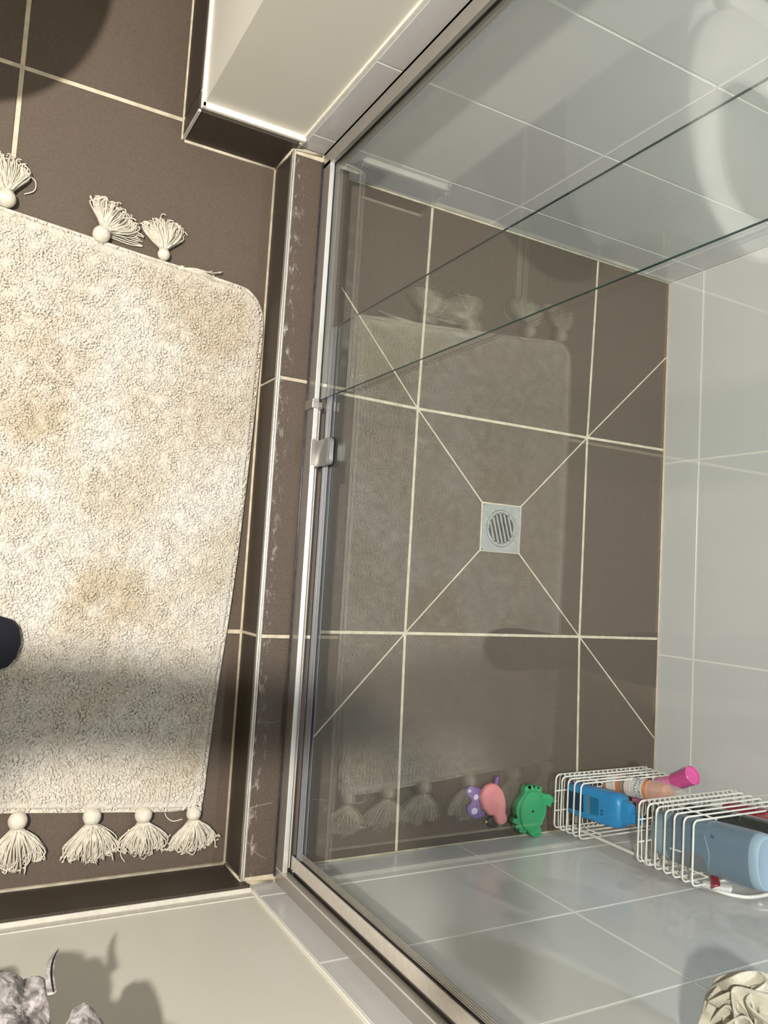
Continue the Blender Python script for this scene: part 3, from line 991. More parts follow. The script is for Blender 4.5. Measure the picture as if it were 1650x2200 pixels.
rs = np.random.RandomState(3)
step = 0.0037
gx, gy = np.meshgrid(np.arange(-0.91, -0.33, step), np.arange(-0.31, 0.67, step))
pts = np.stack([gx.ravel(), gy.ravel()], 1)
pts += rs.uniform(-0.0021, 0.0021, pts.shape)
sd = inside_dist(pts)
keep = sd > 0.0015
pts = pts[keep]; sd = sd[keep]
NT = len(pts)
# slow flow field for pile direction with whorls, plus clumpy height
fl = np.array([noise.noise(Vector((x * 11, y * 11, 0))) for x, y in pts])
fl2 = np.array([noise.noise(Vector((x * 38, y * 38, 4))) for x, y in pts])
hgt = np.array([noise.noise(Vector((x * 55, y * 55, 9))) for x, y in pts])
theta = fl * 6 + fl2 * 4.5 + rs.normal(0, 0.85, NT) - 1.2
endz = np.clip((0.0 - pts[:, 1]) / 0.25, 0, 1)          # towards the lower end the pile is combed along the mat
theta = theta * (1 - 0.75 * endz) + (-1.5 + rs.normal(0, 0.35, NT)) * 0.75 * endz
Ln = rs.uniform(0.0036, 0.0075, NT) * (1 + 0.25 * endz)
Rd = rs.uniform(0.0015, 0.0026, NT)
bend = rs.normal(0, 0.0018, NT)
zb = ZO + 0.0085 + 0.0034 * hgt + rs.uniform(0, 0.0015, NT) + np.clip(sd / 0.02, 0, 1) * 0.0055
rings_t = [0.0, 0.33, 0.67, 1.0]; rad_t = [0.45, 1.0, 0.95, 0.4]; SD = 5
dirx, diry = np.cos(theta), np.sin(theta)
V = np.zeros((NT, len(rings_t) * SD + 0, 3), np.float32)
for i, (t, rt) in enumerate(zip(rings_t, rad_t)):
    s = (t - 0.5) * Ln
    bb = bend * (1 - (2 * t - 1) ** 2)
    cx_ = pts[:, 0] + dirx * s - diry * bb
    cy_ = pts[:, 1] + diry * s + dirx * bb
    cz_ = zb + 0.0020 * (1 - (2 * t - 1) ** 2) + 0.0016 * (t - 0.5)
    for k in range(SD):
        a = 2 * math.pi * k / SD + 0.3
        V[:, i * SD + k, 0] = cx_ - diry * np.cos(a) * Rd * rt
        V[:, i * SD + k, 1] = cy_ + dirx * np.cos(a) * Rd * rt
        V[:, i * SD + k, 2] = cz_ + np.sin(a) * Rd * rt * 0.9
faces = []
for i in range(len(rings_t) - 1):
    for k in range(SD):
        faces.append((i * SD + k, i * SD + (k + 1) % SD, (i + 1) * SD + (k + 1) % SD, (i + 1) * SD + k))
faces = np.array(faces, np.int64)
nf = len(faces)
nv = V.shape[1]
allf = (faces[None] + (np.arange(NT) * nv)[:, None, None]).reshape(-1)
me = bpy.data.meshes.new('pile')
me.vertices.add(NT * nv)
me.vertices.foreach_set('co', V.reshape(-1))
me.loops.add(len(allf))
me.loops.foreach_set('vertex_index', allf.astype(np.int32))
me.polygons.add(NT * nf)
me.polygons.foreach_set('loop_start', (np.arange(NT * nf) * 4).astype(np.int32))
me.polygons.foreach_set('loop_total', np.full(NT * nf, 4, np.int32))
me.update(calc_edges=True)
me.validate()
pile = link_mesh('pile', me, M['pile'], mat_root, True)
tag(pile, kind='stuff')
# a soft bed under the tufts so no gaps show
extrude_outline('pile_bed', [tuple(p) for p in inset_poly(dense, 0.0045)], ZO + 0.004, ZO + 0.0152, M['pile'], mat_root, 0.004)


def tassel(x, y, ang_deg, length, spread, seed, ball=0.0142, extra=None, n=95, curl=0.5):
    """ball knot with a skirt of loose cotton strands; ang = direction the strands lie"""
    R = random.Random(seed)
    a = math.radians(ang_deg)
    d = Vector((math.cos(a), math.sin(a), 0)); s_ = Vector((-d.y, d.x, 0))
    tz = ZO + ball * 0.92
    root = empty('tassel', (x, y, ZO)); root.parent = mat_root; root.matrix_parent_inverse = mat_root.matrix_world.inverted()
    # wound ball
    bm = bmesh.new()
    bmesh.ops.create_uvsphere(bm, u_segments=28, v_segments=14, radius=ball)
    for v in bm.verts:
        ph = math.atan2(v.co.z, v.co.y)
        v.co *= 1 + 0.035 * math.sin(ph * 14)
    rotm = Matrix.Rotation(a, 4, 'Z')
    bmesh.ops.transform(bm, matrix=Matrix.Translation((x, y, tz)) @ rotm, verts=bm.verts)
    obj('knot', bm, M['cotton'], root, True)
    # neck wrap
    c0 = Vector((x, y, tz)) + d * ball * 0.92
    bm = bmesh.new()
    add_tube(bm, [c0 + s_ * (math.cos(t * math.pi / 8) * ball * 0.66) + Vector((0, 0, math.sin(t * math.pi / 8) * ball * 0.6 - 0.002)) for t in range(16)], 0.0014, 6, True)
    obj('neck_cord', bm, M['cotton'], root, True)
    bm = bmesh.new()
    spread *= 1.12; n = int(n * 1.5)
    for i in range(n):
        u = R.uniform(-1, 1)
        u2 = u + R.gauss(0, 0.12)
        L_ = length * R.uniform(0.72, 1.05) * (1 - 0.18 * abs(u))
        if R.random() < 0.05: L_ *= 1.15
        z0_ = tz + R.uniform(-0.5, 0.55) * ball
        lay = R.random()
        zpk = ZO + 0.004 + lay * 0.015 * (1 - 0.5 * abs(u))
        end_off = u2 * spread
        pts_ = [c0 + s_ * (u * ball * 0.55) + Vector((0, 0, z0_ - tz))]
        m1 = c0 + d * (L_ * 0.35) + s_ * (end_off * (0.62 + 0.1 * R.random())); m1.z = max(ZO + 0.003, zpk + 0.004)
        m2 = c0 + d * (L_ * 0.72) + s_ * (end_off * (0.95 + 0.1 * R.random()) + R.gauss(0, 0.0018)); m2.z = zpk
        e_ = c0 + d * (L_ * (0.93 + 0.1 * R.random())) + s_ * (end_off * R.uniform(0.8, 1.05) + R.gauss(0, 0.004 * curl * 2)); e_.z = ZO + 0.0022 + lay * 0.007
        pts_ += [m1, m2, e_]
        if R.random() < 0.45 * curl * 2:
            c_ = e_ + s_ * R.choice((-1, 1)) * R.uniform(0.003, 0.007) - d * R.uniform(-0.002, 0.006)
            c_.z = ZO + 0.003 + lay * 0.006
            pts_.append(c_)
        add_tube(bm, smooth_path(pts_, 3), 0.00100 + 0.00035 * R.random(), 4)
    if extra:
        for pp in extra:
            add_tube(bm, smooth_path([(q[0], q[1], ZO + 0.004) for q in pp], 5), 0.0010, 5)
    o = obj('strands', bm, M['cotton'], root, True)
    tag(o, kind='stuff')
    return root


# lower end
tassel(-0.675, -0.3010, -88, 0.066, 0.032, 11, n=120)
tassel(-0.565, -0.3045, -88, 0.064, 0.035, 12, n=120, extra=[[(-0.588, -0.335), (-0.597, -0.345), (-0.600, -0.356), (-0.596, -0.364)]])
tassel(-0.483, -0.3090, -86, 0.058, 0.031, 13, n=115, extra=[[(-0.503, -0.333), (-0.508, -0.352), (-0.513, -0.372), (-0.505, -0.386)]])
tassel(-0.3975, -0.3150, -85, 0.056, 0.032, 14, ball=0.0125, n=110, extra=[[(-0.414, -0.325), (-0.430, -0.327), (-0.441, -0.320), (-0.445, -0.312)]], curl=0.9)
tassel(-0.790, -0.2930, -91, 0.062, 0.030, 15, n=70)
tassel(-0.880, -0.2850, -95, 0.058, 0.030, 16, n=70)
# upper end
tassel(-0.777, 0.6720, 96, 0.060, 0.028, 21, n=100, extra=[[(-0.752, 0.690), (-0.738, 0.700), (-0.738, 0.716), (-0.752, 0.724)]])
tassel(-0.631, 0.6520, 62, 0.052, 0.034, 22, n=110, curl=0.8,
       extra=[[(-0.622, 0.655), (-0.600, 0.652), (-0.580, 0.650), (-0.562, 0.654)]] + [[(-0.620, 0.655 + k * 0.0025), (-0.600, 0.652 + k * 0.0035), (-0.582, 0.650 + k * 0.0035), (-0.562 - (k % 3) * 0.004, 0.652 + k * 0.0028)] for k in range(8)])
tassel(-0.526, 0.6450, 94, 0.054, 0.028, 23, ball=0.0105, n=105, curl=0.8)
tassel(-0.492, 0.6290, -8, 0.072, 0.010, 24, ball=0.006, n=26, curl=0.6)
tassel(-0.868, 0.6800, 95, 0.058, 0.028, 25, n=70)

# ================================================================== BATH TOYS
CRAB = [(0.274, -0.366), (0.275, -0.351), (0.281, -0.341), (0.293, -0.33), (0.295, -0.322), (0.294, -0.316), (0.298, -0.312), (0.301, -0.311), (0.305, -0.316), (0.309, -0.318), (0.31, -0.31), (0.313, -0.309), (0.316, -0.311), (0.319, -0.317), (0.321, -0.312), (0.325, -0.311), (0.328, -0.314), (0.329, -0.32), (0.334, -0.317), (0.338, -0.315), (0.341, -0.317), (0.34, -0.323), (0.339, -0.327), (0.348, -0.33), (0.352, -0.334), (0.354, -0.332), (0.363, -0.333), (0.372, -0.339), (0.377, -0.347), (0.379, -0.352), (0.369, -0.35), (0.367, -0.36), (0.359, -0.357), (0.354, -0.354), (0.355, -0.368), (0.352, -0.379), (0.343, -0.39), (0.338, -0.397), (0.345, -0.403), (0.343, -0.408), (0.346, -0.415), (0.342, -0.418), (0.329, -0.418), (0.319, -0.415), (0.313, -0.409), (0.304, -0.403), (0.302, -0.408), (0.298, -0.41), (0.295, -0.408), (0.293, -0.403), (0.289, -0.405), (0.285, -0.404), (0.284, -0.399), (0.285, -0.395), (0.279, -0.397), (0.276, -0.395), (0.275, -0.391), (0.278, -0.387), (0.271, -0.385), (0.267, -0.383), (0.266, -0.379), (0.269, -0.374), (0.277, -0.374)]
crab = empty('crab_toy', (0.32, -0.365, 0.012))
tag(crab, 'green rubber crab bath toy lying against the shower wall', 'bath toy')
extrude_outline('shell', CRAB, 0.016, 0.0315, M['toy_green'], crab, 0.0008)
extrude_outline('belly', ell(0.315, -0.363, 0.034, 0.043, 28), 0.012, 0.0352, M['toy_green'], crab, 0.004)
bm = bmesh.new()
add_tube(bm, [(x, y, 0.0352) for x, y in ell(0.315, -0.363, 0.0315, 0.0405, 36)], 0.0014, 6, True)
obj('shell_rim', bm, M['toy_green'], crab, True)
lathe('squirt_hole', [(0.0008, 0), (0.0030, 0.0002), (0.0030, 0.0009), (0.0008, 0.0010)], M['toy_black'], crab, origin=(0.315, -0.363, 0.0347), sides=14)
for (x, y, a) in ((0.300, -0.400, 250), (0.330, -0.405, 280), (0.300, -0.325, 100), (0.332, -0.327, 80)):
    bm = bmesh.new()
    for k in (-1, 0, 1):
        aa = math.radians(a + k * 26)
        add_tube(bm, [(x, y, 0.0305), (x + 0.012 * math.cos(aa), y + 0.009 * math.sin(aa), 0.0312)], lambda t: 0.0022 * (1 - 0.4 * t), 6)
    obj('leg_ridge', bm, M['toy_green'], crab, True)
BODY = [(0.189, -0.317), (0.199, -0.305), (0.213, -0.301), (0.227, -0.305), (0.238, -0.315), (0.246, -0.33), (0.25, -0.347), (0.25, -0.361), (0.254, -0.371), (0.253, -0.38), (0.246, -0.385), (0.238, -0.386), (0.229, -0.381), (0.224, -0.373), (0.221, -0.366), (0.209, -0.364), (0.197, -0.354), (0.19, -0.342), (0.187, -0.328)]
WING = [(0.195, -0.315), (0.176, -0.307), (0.164, -0.305), (0.157, -0.312), (0.157, -0.32), (0.163, -0.327), (0.17, -0.334), (0.168, -0.339), (0.161, -0.344), (0.161, -0.354), (0.168, -0.365), (0.18, -0.371), (0.193, -0.371), (0.205, -0.366), (0.207, -0.356), (0.197, -0.34)]
bug = empty('butterfly_toy', (0.21, -0.34, 0.008))
tag(bug, 'coral pink bath toy with spotted purple wings on the shower floor', 'bath toy')
def sm2(P, n=4): return [(p.x, p.y) for p in smooth_path([(x, y, 0) for x, y in P], n, True)]
extrude_outline('body', sm2(BODY), 0.012, 0.030, M['toy_pink'], bug, 0.0055)
extrude_outline('wings', sm2(WING), 0.0095, 0.0175, M['toy_purple'], bug, 0.0025)
for (x, y, r1, r2) in ((0.163, -0.314, 0.0036, 0.0034), (0.1795, -0.3275, 0.0062, 0.0056), (0.177, -0.355, 0.0078, 0.0066)):
    extrude_outline('wing_spot', ell(x, y, r1, r2, 18), 0.0168, 0.0182, M['toy_white'], bug, 0.0004)
extrude_outline('head', ell(0.2295, -0.381, 0.018, 0.0135, 22), 0.006, 0.018, M['toy_black'], bug, 0.004)
lathe('nose', [(0.0005, 0), (0.0026, 0.0004), (0.0026, 0.0020), (0.0005, 0.0026)], M['toy_yellow'], bug, origin=(0.2085, -0.3795, 0.0155), sides=12)
tube('feeler', smooth_path([(0.226, -0.310, 0.018), (0.228, -0.300, 0.019), (0.2285, -0.289, 0.021)], 4), 0.0042, M['toy_purple'], bug, 10)

# ================================================================== WIRE CADDY
caddy = empty('shower_caddy', (0.508, -0.41, 0.03))
tag(caddy, 'white wire shower caddy with two baskets on the right shower wall', 'caddy')
CX0, CX1, CY0, CY1 = 0.374, 0.645, -0.4085, -0.291
WR = 0.0019
def ring_pts(x0, x1, y0, y1, z, r=0.010, n=5):
    out = []
    for (cx_, cy_, a0) in ((x1 - r, y1 - r, 0), (x0 + r, y1 - r, 90), (x0 + r, y0 + r, 180), (x1 - r, y0 + r, 270)):
        for k in range(n + 1):
            a = math.radians(a0 + 90 * k / n)
            out.append((cx_ + r * math.cos(a), cy_ + r * math.sin(a), z))
    return out
def basket(z0, z1, nring, y1, CY0):
    b = empty('basket', (0.508, -0.35, z0)); b.parent = caddy; b.matrix_parent_inverse = caddy.matrix_world.inverted()
    for k in range(nring):
        z = z0 + (z1 - z0) * k / (nring - 1)
        tube('rim_wire', ring_pts(CX0, CX1, CY0, y1, z), WR, M['wire'], b, 8, True)
    # base wires run front to back and turn up behind the lowest front ring
    bm = bmesh.new()
    nb = 19
    for i in range(nb):
        x = CX0 + 0.012 + (CX1 - CX0 - 0.024) * i / (nb - 1)
        zu = z0 + (z1 - z0) / (nring - 1)
        add_tube(bm, smooth_path([(x, CY0 + 0.003, zu), (x, CY0 + 0.003, z0 - 0.001), (x, y1 - 0.003, z0 - 0.001), (x, y1 - 0.003, zu)], 2), 0.0012, 6)
    o = obj('base_wires', bm, M['wire'], b, True)
    for x in (CX0 + 0.060, CX1 - 0.060):
        tube('upright_wire', [(x, y1 - 0.003, z0 - 0.001), (x, y1 - 0.003, z1)], 0.0015, M['wire'], b, 6)
        tube('upright_wire', [(x, CY0 + 0.003, z0 - 0.001), (x, CY0 + 0.003, z1)], 0.0015, M['wire'], b, 6)
    for yy in (CY0 + 0.035, y1 - 0.035):
        tube('cross_wire', [(CX0, yy, z0 - 0.003), (CX1, yy, z0 - 0.003)], 0.0015, M['wire'], b, 6)
    tube('upright_wire', [(CX0 + 0.003, (CY0 + y1) / 2, z0 - 0.002), (CX0 + 0.003, (CY0 + y1) / 2, z0 + 0.001)], 0.0015, M['wire'], b, 6)
    return b
basket(0.036, 0.112, 5, -0.291, -0.402)
basket(0.268, 0.392, 7, -0.283, -0.394)
frame_path = [(0.425, -0.4040, 0.030), (0.425, -0.4040, 0.15), (0.425, -0.4040, 0.30), (0.428, -0.4045, 0.40), (0.450, -0.4060, 0.432), (0.475, -0.4070, 0.440), (0.508, -0.4070, 0.442),
              (0.541, -0.4070, 0.440), (0.566, -0.4060, 0.432), (0.588, -0.4045, 0.40), (0.591, -0.4040, 0.30), (0.591, -0.4040, 0.15), (0.591, -0.4040, 0.030)]
tube('frame_rod', smooth_path(frame_path, 6), 0.0032, M['wire'], caddy, 10)
for x in (0.47, 0.546):
    lathe('suction_cup', [(0.004, 0), (0.016, 0.0004), (0.014, 0.003), (0.005, 0.005), (0.004, 0.008)], M['clear'], caddy, origin=(x, YB + 0.0005, 0.455), axis=(0, 1, 0), sides=20)

# ---- bottles
def superellipse(cx, cy, rx, ry, e=4, n=36):
    out = []
    for k in range(n):
        a = 2 * math.pi * k / n
        c_, s_ = math.cos(a), math.sin(a)
        out.append((cx + rx * math.copysign(abs(c_) ** (2 / e), c_), cy + ry * math.copysign(abs(s_) ** (2 / e), s_)))
    return out
def sloft(name, secs, m, parent, mtx=None, ang=40):
    """secs: (z, rx, ry, e, cx, cy)"""
    bm = bmesh.new()
    add_loft(bm, [[(x, y, z) for x, y in superellipse(cx, cy, rx, ry, e)] for (z, rx, ry, e, cx, cy) in secs])
    if mtx is not None: bmesh.ops.transform(bm, matrix=mtx, verts=bm.verts)
    o = obj(name, bm, m, parent, True); shade(o, ang)
    return o

# blue gel bottle (nearest, lower basket)
bb = empty('gel_bottle', (0.422, -0.343, 0.038))
tag(bb, 'bright blue squeeze bottle with flip cap at the lower basket\'s near end', 'bottle', 'toiletries in the lower basket')
mb = Matrix.Translation((0.4185, -0.3405, 0.0385)) @ Matrix.Rotation(math.radians(-3.5), 4, 'X') @ Matrix.Rotation(math.radians(2), 4, 'Y')
sloft('body', [(0.0, 0.016, 0.027, 4, 0, 0), (0.004, 0.0195, 0.031, 4, 0, 0), (0.02, 0.021, 0.0325, 4.5, 0, 0), (0.125, 0.021, 0.0335, 4.5, 0, 0), (0.138, 0.020, 0.0325, 4, 0, 0),
               (0.147, 0.016, 0.028, 3, 0, 0), (0.150, 0.010, 0.020, 2.5, 0, 0)], M['blue'], bb, mb)
sloft('shoulder', [(0.150, 0.013, 0.024, 3, 0, 0), (0.160, 0.0125, 0.0215, 3, 0, 0), (0.168, 0.011, 0.017, 3, 0, 0), (0.1695, 0.009, 0.014, 3, 0, 0)], M['blue'], bb, mb)
sloft('flip_cap', [(0.158, 0.0090, 0.0095, 4, -0.0015, -0.006), (0.172, 0.0092, 0.0098, 4, -0.0015, -0.006), (0.188, 0.0075, 0.0085, 4, -0.0015, -0.0065), (0.190, 0.006, 0.007, 4, -0.0015, -0.0065)], M['blue'], bb, mb)
def on_blue(u, v, d=0.0): return mb @ Vector((-0.0213 - d, -u, v))
def quad_on(name, fun, u0, u1, v0, v1, m_, parent, d=0.0003, nseg=6):
    bm = bmesh.new()
    rows = [[bm.verts.new(fun(u0 + (u1 - u0) * i / nseg, v, d)) for i in range(nseg + 1)] for v in (v0, v1)]
    for i in range(nseg): bm.faces.new((rows[0][i], rows[0][i + 1], rows[1][i + 1], rows[1][i]))
    return obj(name, bm, m_, parent)
quad_on('front_print', on_blue, -0.018, 0.018, 0.005, 0.055, M['navy_print'], bb, 0.0002)
quad_on('barcode', on_blue, -0.019, 0.016, 0.066, 0.072, M['grey_label'], bb, 0.0002)
bm = bmesh.new()
for k in range(9):
    u0, u1 = -0.018, 0.017 + 0.002 * math.sin(k * 2.1)
    v0 = 0.0745 + k * 0.0026
    bm.faces.new([bm.verts.new(on_blue(u, v, 0.0002)) for u, v in ((u0, v0), (u1, v0), (u1, v0 + 0.0017), (u0, v0 + 0.0017))])
obj('printed_lines', bm, M['teal_label'], bb)
quad_on('emblem', on_blue, 0.002, 0.013, 0.1030, 0.1085, M['navy_print'], bb, 0.0002)
quad_on('emblem_centre', on_blue, 0.004, 0.011, 0.1042, 0.1073, M['blue'], bb, 0.0004)

# foaming cleanser bottle (orange), with label lettering
ob = empty('cleanser_bottle', (0.522, -0.318, 0.038))
tag(ob, 'orange cleanser bottle with white printed label behind the blue bottle', 'bottle', 'toiletries in the lower basket')
mo = Matrix.Translation((0.5220, -0.3170, 0.0385)) @ Matrix.Rotation(math.radians(-6), 4, 'X') @ Matrix.Rotation(math.radians(4), 4, 'Y')
def tlathe(name, prof, m_, parent, mtx, sides=36, ex=1, ey=1):
    bm = bmesh.new(); add_lathe(bm, prof, sides=sides, ex=ex, ey=ey)
    bmesh.ops.transform(bm, matrix=mtx, verts=bm.verts)
    o = obj(name, bm, m_, parent, True); shade(o, 40); return o
tlathe('body', [(0.012, 0), (0.0195, 0.002), (0.0205, 0.006), (0.0205, 0.112), (0.0195, 0.118), (0.0175, 0.120)], M['orange'], ob, mo)
tlathe('cap', [(0.0180, 0.119), (0.0190, 0.120), (0.0180, 0.150), (0.0165, 0.156), (0.010, 0.1575), (0.008, 0.160), (0.0075, 0.168), (0.002, 0.169)], M['orange'], ob, mo)
tlathe('clear_overcap', [(0.0212, 0.118), (0.0205, 0.150), (0.0165, 0.185), (0.0085, 0.207), (0.002, 0.210)], M['clear'], ob, mo)
def on_or(u, v, d=0.0):
    r = 0.0205 + 0.0003 + d
    a = u / 0.0205
    return mo @ Vector((-r * math.cos(a), -r * math.sin(a), v))
quad_on('label', on_or, -0.031, 0.031, 0.062, 0.108, M['white_label'], ob, 0.0, 16)
quad_on('label_band', on_or, -0.031, 0.031, 0.050, 0.060, M['grey_label'], ob, 0.0, 16)
quad_on('label', on_or, -0.026, 0.010, 0.012, 0.038, M['white_label'], ob, 0.0, 12)
UC = -0.004
text_on('lettering', 'LACURA', 0.0098, M['ink'], ob, lambda x, y: on_or(x + UC, 0.0975 + y, 0.0002))
text_on('lettering', 'EXTRACTS', 0.0100, M['ink'], ob, lambda x, y: on_or(x + UC, 0.0865 + y, 0.0002))
text_on('lettering', 'FROM NATURE', 0.0050, M['grey_ink'], ob, lambda x, y: on_or(x + UC, 0.0795 + y, 0.0002))
text_on('lettering', 'FOAMING', 0.0064, M['orange_ink'], ob, lambda x, y: on_or(x + UC, 0.0715 + y, 0.0002))
text_on('lettering', 'CLEANSER', 0.0064, M['orange_ink'], ob, lambda x, y: on_or(x + UC, 0.0650 + y, 0.0002))
text_on('lettering', 'MANDARIN', 0.0044, M['white_label'], ob, lambda x, y: on_or(x + UC, 0.0530 + y, 0.0002))
bm = bmesh.new()
add_tube(bm, [on_or(u, v, 0.0003) for u, v in ((-0.018, 0.020), (-0.010, 0.026), (0.0, 0.030), (0.006, 0.034))], 0.0008, 5)
obj('logo_swirl', bm, M['orange_ink'], ob, True)

# pink bottle leaning in the far corner
pb = empty('pink_bottle', (0.602, -0.33, 0.04))
tag(pb, 'glossy pink bottle leaning out of the lower basket\'s far end', 'bottle', 'toiletries in the lower basket')
ax = (Vector((0.602, -0.268, 0.198)) - Vector((0.600, -0.352, 0.050))).normalized()
mp_ = Matrix.Translation((0.600, -0.352, 0.050)) @ ax.to_track_quat('Z', 'Y').to_matrix().to_4x4()
tlathe('body', [(0.010, 0), (0.018, 0.002), (0.0195, 0.008), (0.0195, 0.085), (0.0175, 0.105), (0.0150, 0.120)], M['pink_body'], pb, mp_)
tlathe('cap', [(0.0150, 0.1195), (0.0172, 0.1215), (0.0195, 0.165), (0.0200, 0.171), (0.0185, 0.1725), (0.0175, 0.169), (0.002, 0.168)], M['pink'], pb, mp_)
bm = bmesh.new()
for k in range(7):
    a0 = math.radians(190 + k * 6); a1 = math.radians(193 + k * 6)
    bm.faces.new([bm.verts.new(mp_ @ Vector((0.0198 * math.cos(a), 0.0198 * math.sin(a), z))) for a, z in ((a0, 0.070), (a1, 0.070), (a1, 0.088), (a0, 0.088))])
obj('barcode', bm, M['dark_red'], pb)
# razor / clear tube leaning behind the pink one
cp = empty('clear_tube', (0.628, -0.33, 0.04))
tag(cp, 'clear capped tube beside the pink bottle, mostly hidden behind it', 'tube', 'toiletries in the lower basket')
ax2 = (Vector((0.630, -0.285, 0.185)) - Vector((0.628, -0.345, 0.045))).normalized()
mc_ = Matrix.Translation((0.628, -0.335, 0.045)) @ ax2.to_track_quat('Z', 'Y').to_matrix().to_4x4()
tlathe('tube_body', [(0.006, 0), (0.010, 0.002), (0.010, 0.11), (0.008, 0.118)], M['clear'], cp, mc_, 20)
tlathe('tube_cap', [(0.0085, 0.118), (0.0095, 0.119), (0.0095, 0.145), (0.007, 0.147)], M['grey_label'], cp, mc_, 20)

# upper basket: slate blue bottle standing on its cap
sb = empty('slate_bottle', (0.430, -0.342, 0.272))
tag(sb, 'large slate blue bottle upside down at the upper basket\'s near end', 'bottle', 'toiletries in the upper basket')
ms = Matrix.Translation((0.4210, -0.3405, 0.2845)) @ Matrix.Rotation(math.radians(-4.5), 4, 'X') @ Matrix.Rotation(math.radians(0), 4, 'Y')
sloft('cap', [(0.0, 0.028, 0.038, 2.4, 0, 0), (0.002, 0.029, 0.0395, 2.4, 0, 0), (0.030, 0.0305, 0.0415, 2.4, 0, 0), (0.031, 0.029, 0.040, 2.4, 0, 0)], M['slate_light'], sb, ms)
sloft('body', [(0.031, 0.030, 0.0415, 2.4, 0, 0), (0.034, 0.0315, 0.0430, 2.4, 0, 0), (0.10, 0.0330, 0.0455, 2.4, 0, 0), (0.200, 0.0330, 0.0465, 2.4, 0, 0), (0.206, 0.0325, 0.0460, 2.4, 0, 0)], M['slate'], sb, ms)
sloft('base', [(0.206, 0.0325, 0.0460, 2.4, 0, 0), (0.214, 0.0320, 0.0455, 2.4, 0, 0), (0.219, 0.0290, 0.0425, 2.4, 0, 0), (0.2200, 0.026, 0.038, 2.4, 0, 0), (0.2170, 0.022, 0.034, 2.4, 0, 0)], M['slate_light'], sb, ms)
def on_sl(u, v, d=0.0):   # u measured towards -y on the near side
    y = -u
    e = 2.4
    x = -0.0330 * (max(0, 1 - abs(y / 0.0462) ** e)) ** (1 / e) - 0.0006 - d
    return ms @ Vector((x, y, v))
quad_on('back_label', on_sl, 0.013, 0.040, 0.062, 0.118, M['grey_label'], sb, 0.0, 10)
bm = bmesh.new()
for k in range(14):
    v0 = 0.066 + k * 0.0038 + (0.0006 if k % 3 else 0)
    us = [0.016 + 0.023 * i / 5 for i in range(6)]
    w_ = 0.0012 if k % 2 else 0.0020
    r0 = [bm.verts.new(on_sl(u, v0, 0.0003)) for u in us]; r1 = [bm.verts.new(on_sl(u, v0 + w_, 0.0003)) for u in us]
    for i in range(5): bm.faces.new((r0[i], r0[i + 1], r1[i + 1], r1[i]))
obj('printed_lines', bm, M['slate'], sb)
quad_on('label_stripe', on_sl, 0.012, 0.0150, 0.045, 0.075, M['white_label'], sb, 0.0003, 4)
text_on('lettering', 'H', 0.0100, M['navy_print'], sb, lambda x, y: on_sl(-0.030 + y, 0.135 - x, 0.0004))
bm = bmesh.new()
add_tube(bm, [on_sl(-0.026 + 0.064 * i / 14, 0.118 + 0.012 * math.sin(i / 14 * math.pi), 0.0) for i in range(15)], 0.0006, 5)
obj('mould_ridge', bm, M['slate_light'], sb, True)

kb = empty('dark_bottle', (0.515, -0.335, 0.272))
tag(kb, 'black-green bottle behind the slate bottle in the upper basket', 'bottle', 'toiletries in the upper basket')
mk = Matrix.Translation((0.5050, -0.325, 0.2745)) @ Matrix.Rotation(math.radians(-4), 4, 'X')
sloft('cap', [(0, 0.020, 0.026, 2.6, 0, 0), (0.028, 0.022, 0.027, 2.6, 0, 0)], M['black'], kb, mk)
sloft('body', [(0.028, 0.024, 0.030, 2.6, 0, 0), (0.04, 0.026, 0.033, 2.6, 0, 0), (0.18, 0.026, 0.034, 2.6, 0, 0), (0.20, 0.025, 0.033, 2.6, 0, 0), (0.203, 0.021, 0.029, 2.6, 0, 0)], M['dark_bottle'], kb, mk)
rb_ = empty('red_bottle', (0.585, -0.335, 0.272))
tag(rb_, 'deep red bottle at the far end of the upper basket', 'bottle', 'toiletries in the upper basket')
mr_ = Matrix.Translation((0.5800, -0.320, 0.2745)) @ Matrix.Rotation(math.radians(-4), 4, 'X')
sloft('cap', [(0, 0.018, 0.022, 2.6, 0, 0), (0.03, 0.020, 0.023, 2.6, 0, 0)], M['white_label'], rb_, mr_)
sloft('body', [(0.030, 0.022, 0.026, 2.6, 0, 0), (0.042, 0.025, 0.030, 2.6, 0, 0), (0.165, 0.025, 0.031, 2.6, 0, 0), (0.178, 0.024, 0.030, 2.6, 0, 0), (0.181, 0.02, 0.026, 2.6, 0, 0)], M['dark_red'], rb_, mr_)

# razor hooked over the upper basket
rz = empty('razor', (0.431, -0.396, 0.398))
tag(rz, 'red-handled razor with pale head hooked on the upper basket', 'razor')
hd = (Vector((0.4270, -0.3870, 0.438)) - Vector((0.4120, -0.3960, 0.381))).normalized()
mh = Matrix.Translation((0.4170, -0.3930, 0.409)) @ hd.to_track_quat('X', 'Y').to_matrix().to_4x4()
bm = bmesh.new(); add_box(bm, -0.0255, 0.0255, -0.0055, 0.0055, -0.0045, 0.0045, 0.0022, mh)
o = obj('razor_head', bm, M['white_label'], rz, True); shade(o, 30)
bm = bmesh.new(); add_box(bm, -0.0235, 0.0235, -0.0070, -0.0052, -0.0030, 0.0030, 0.0006, mh)
obj('blade_guard', bm, M['clear'], rz)
bm = bmesh.new()
hp = [mh @ Vector((0.000, 0.004, 0)), Vector((0.4200, -0.384, 0.402)), Vector((0.4280, -0.374, 0.392)), Vector((0.447, -0.372, 0.350)), Vector((0.458, -0.372, 0.300))]
add_tube(bm, smooth_path(hp, 4), lambda t: 0.0065 * (1 - t) ** 1.5 + 0.0034, 8)
obj('handle', bm, M['dark_red'], rz, True)

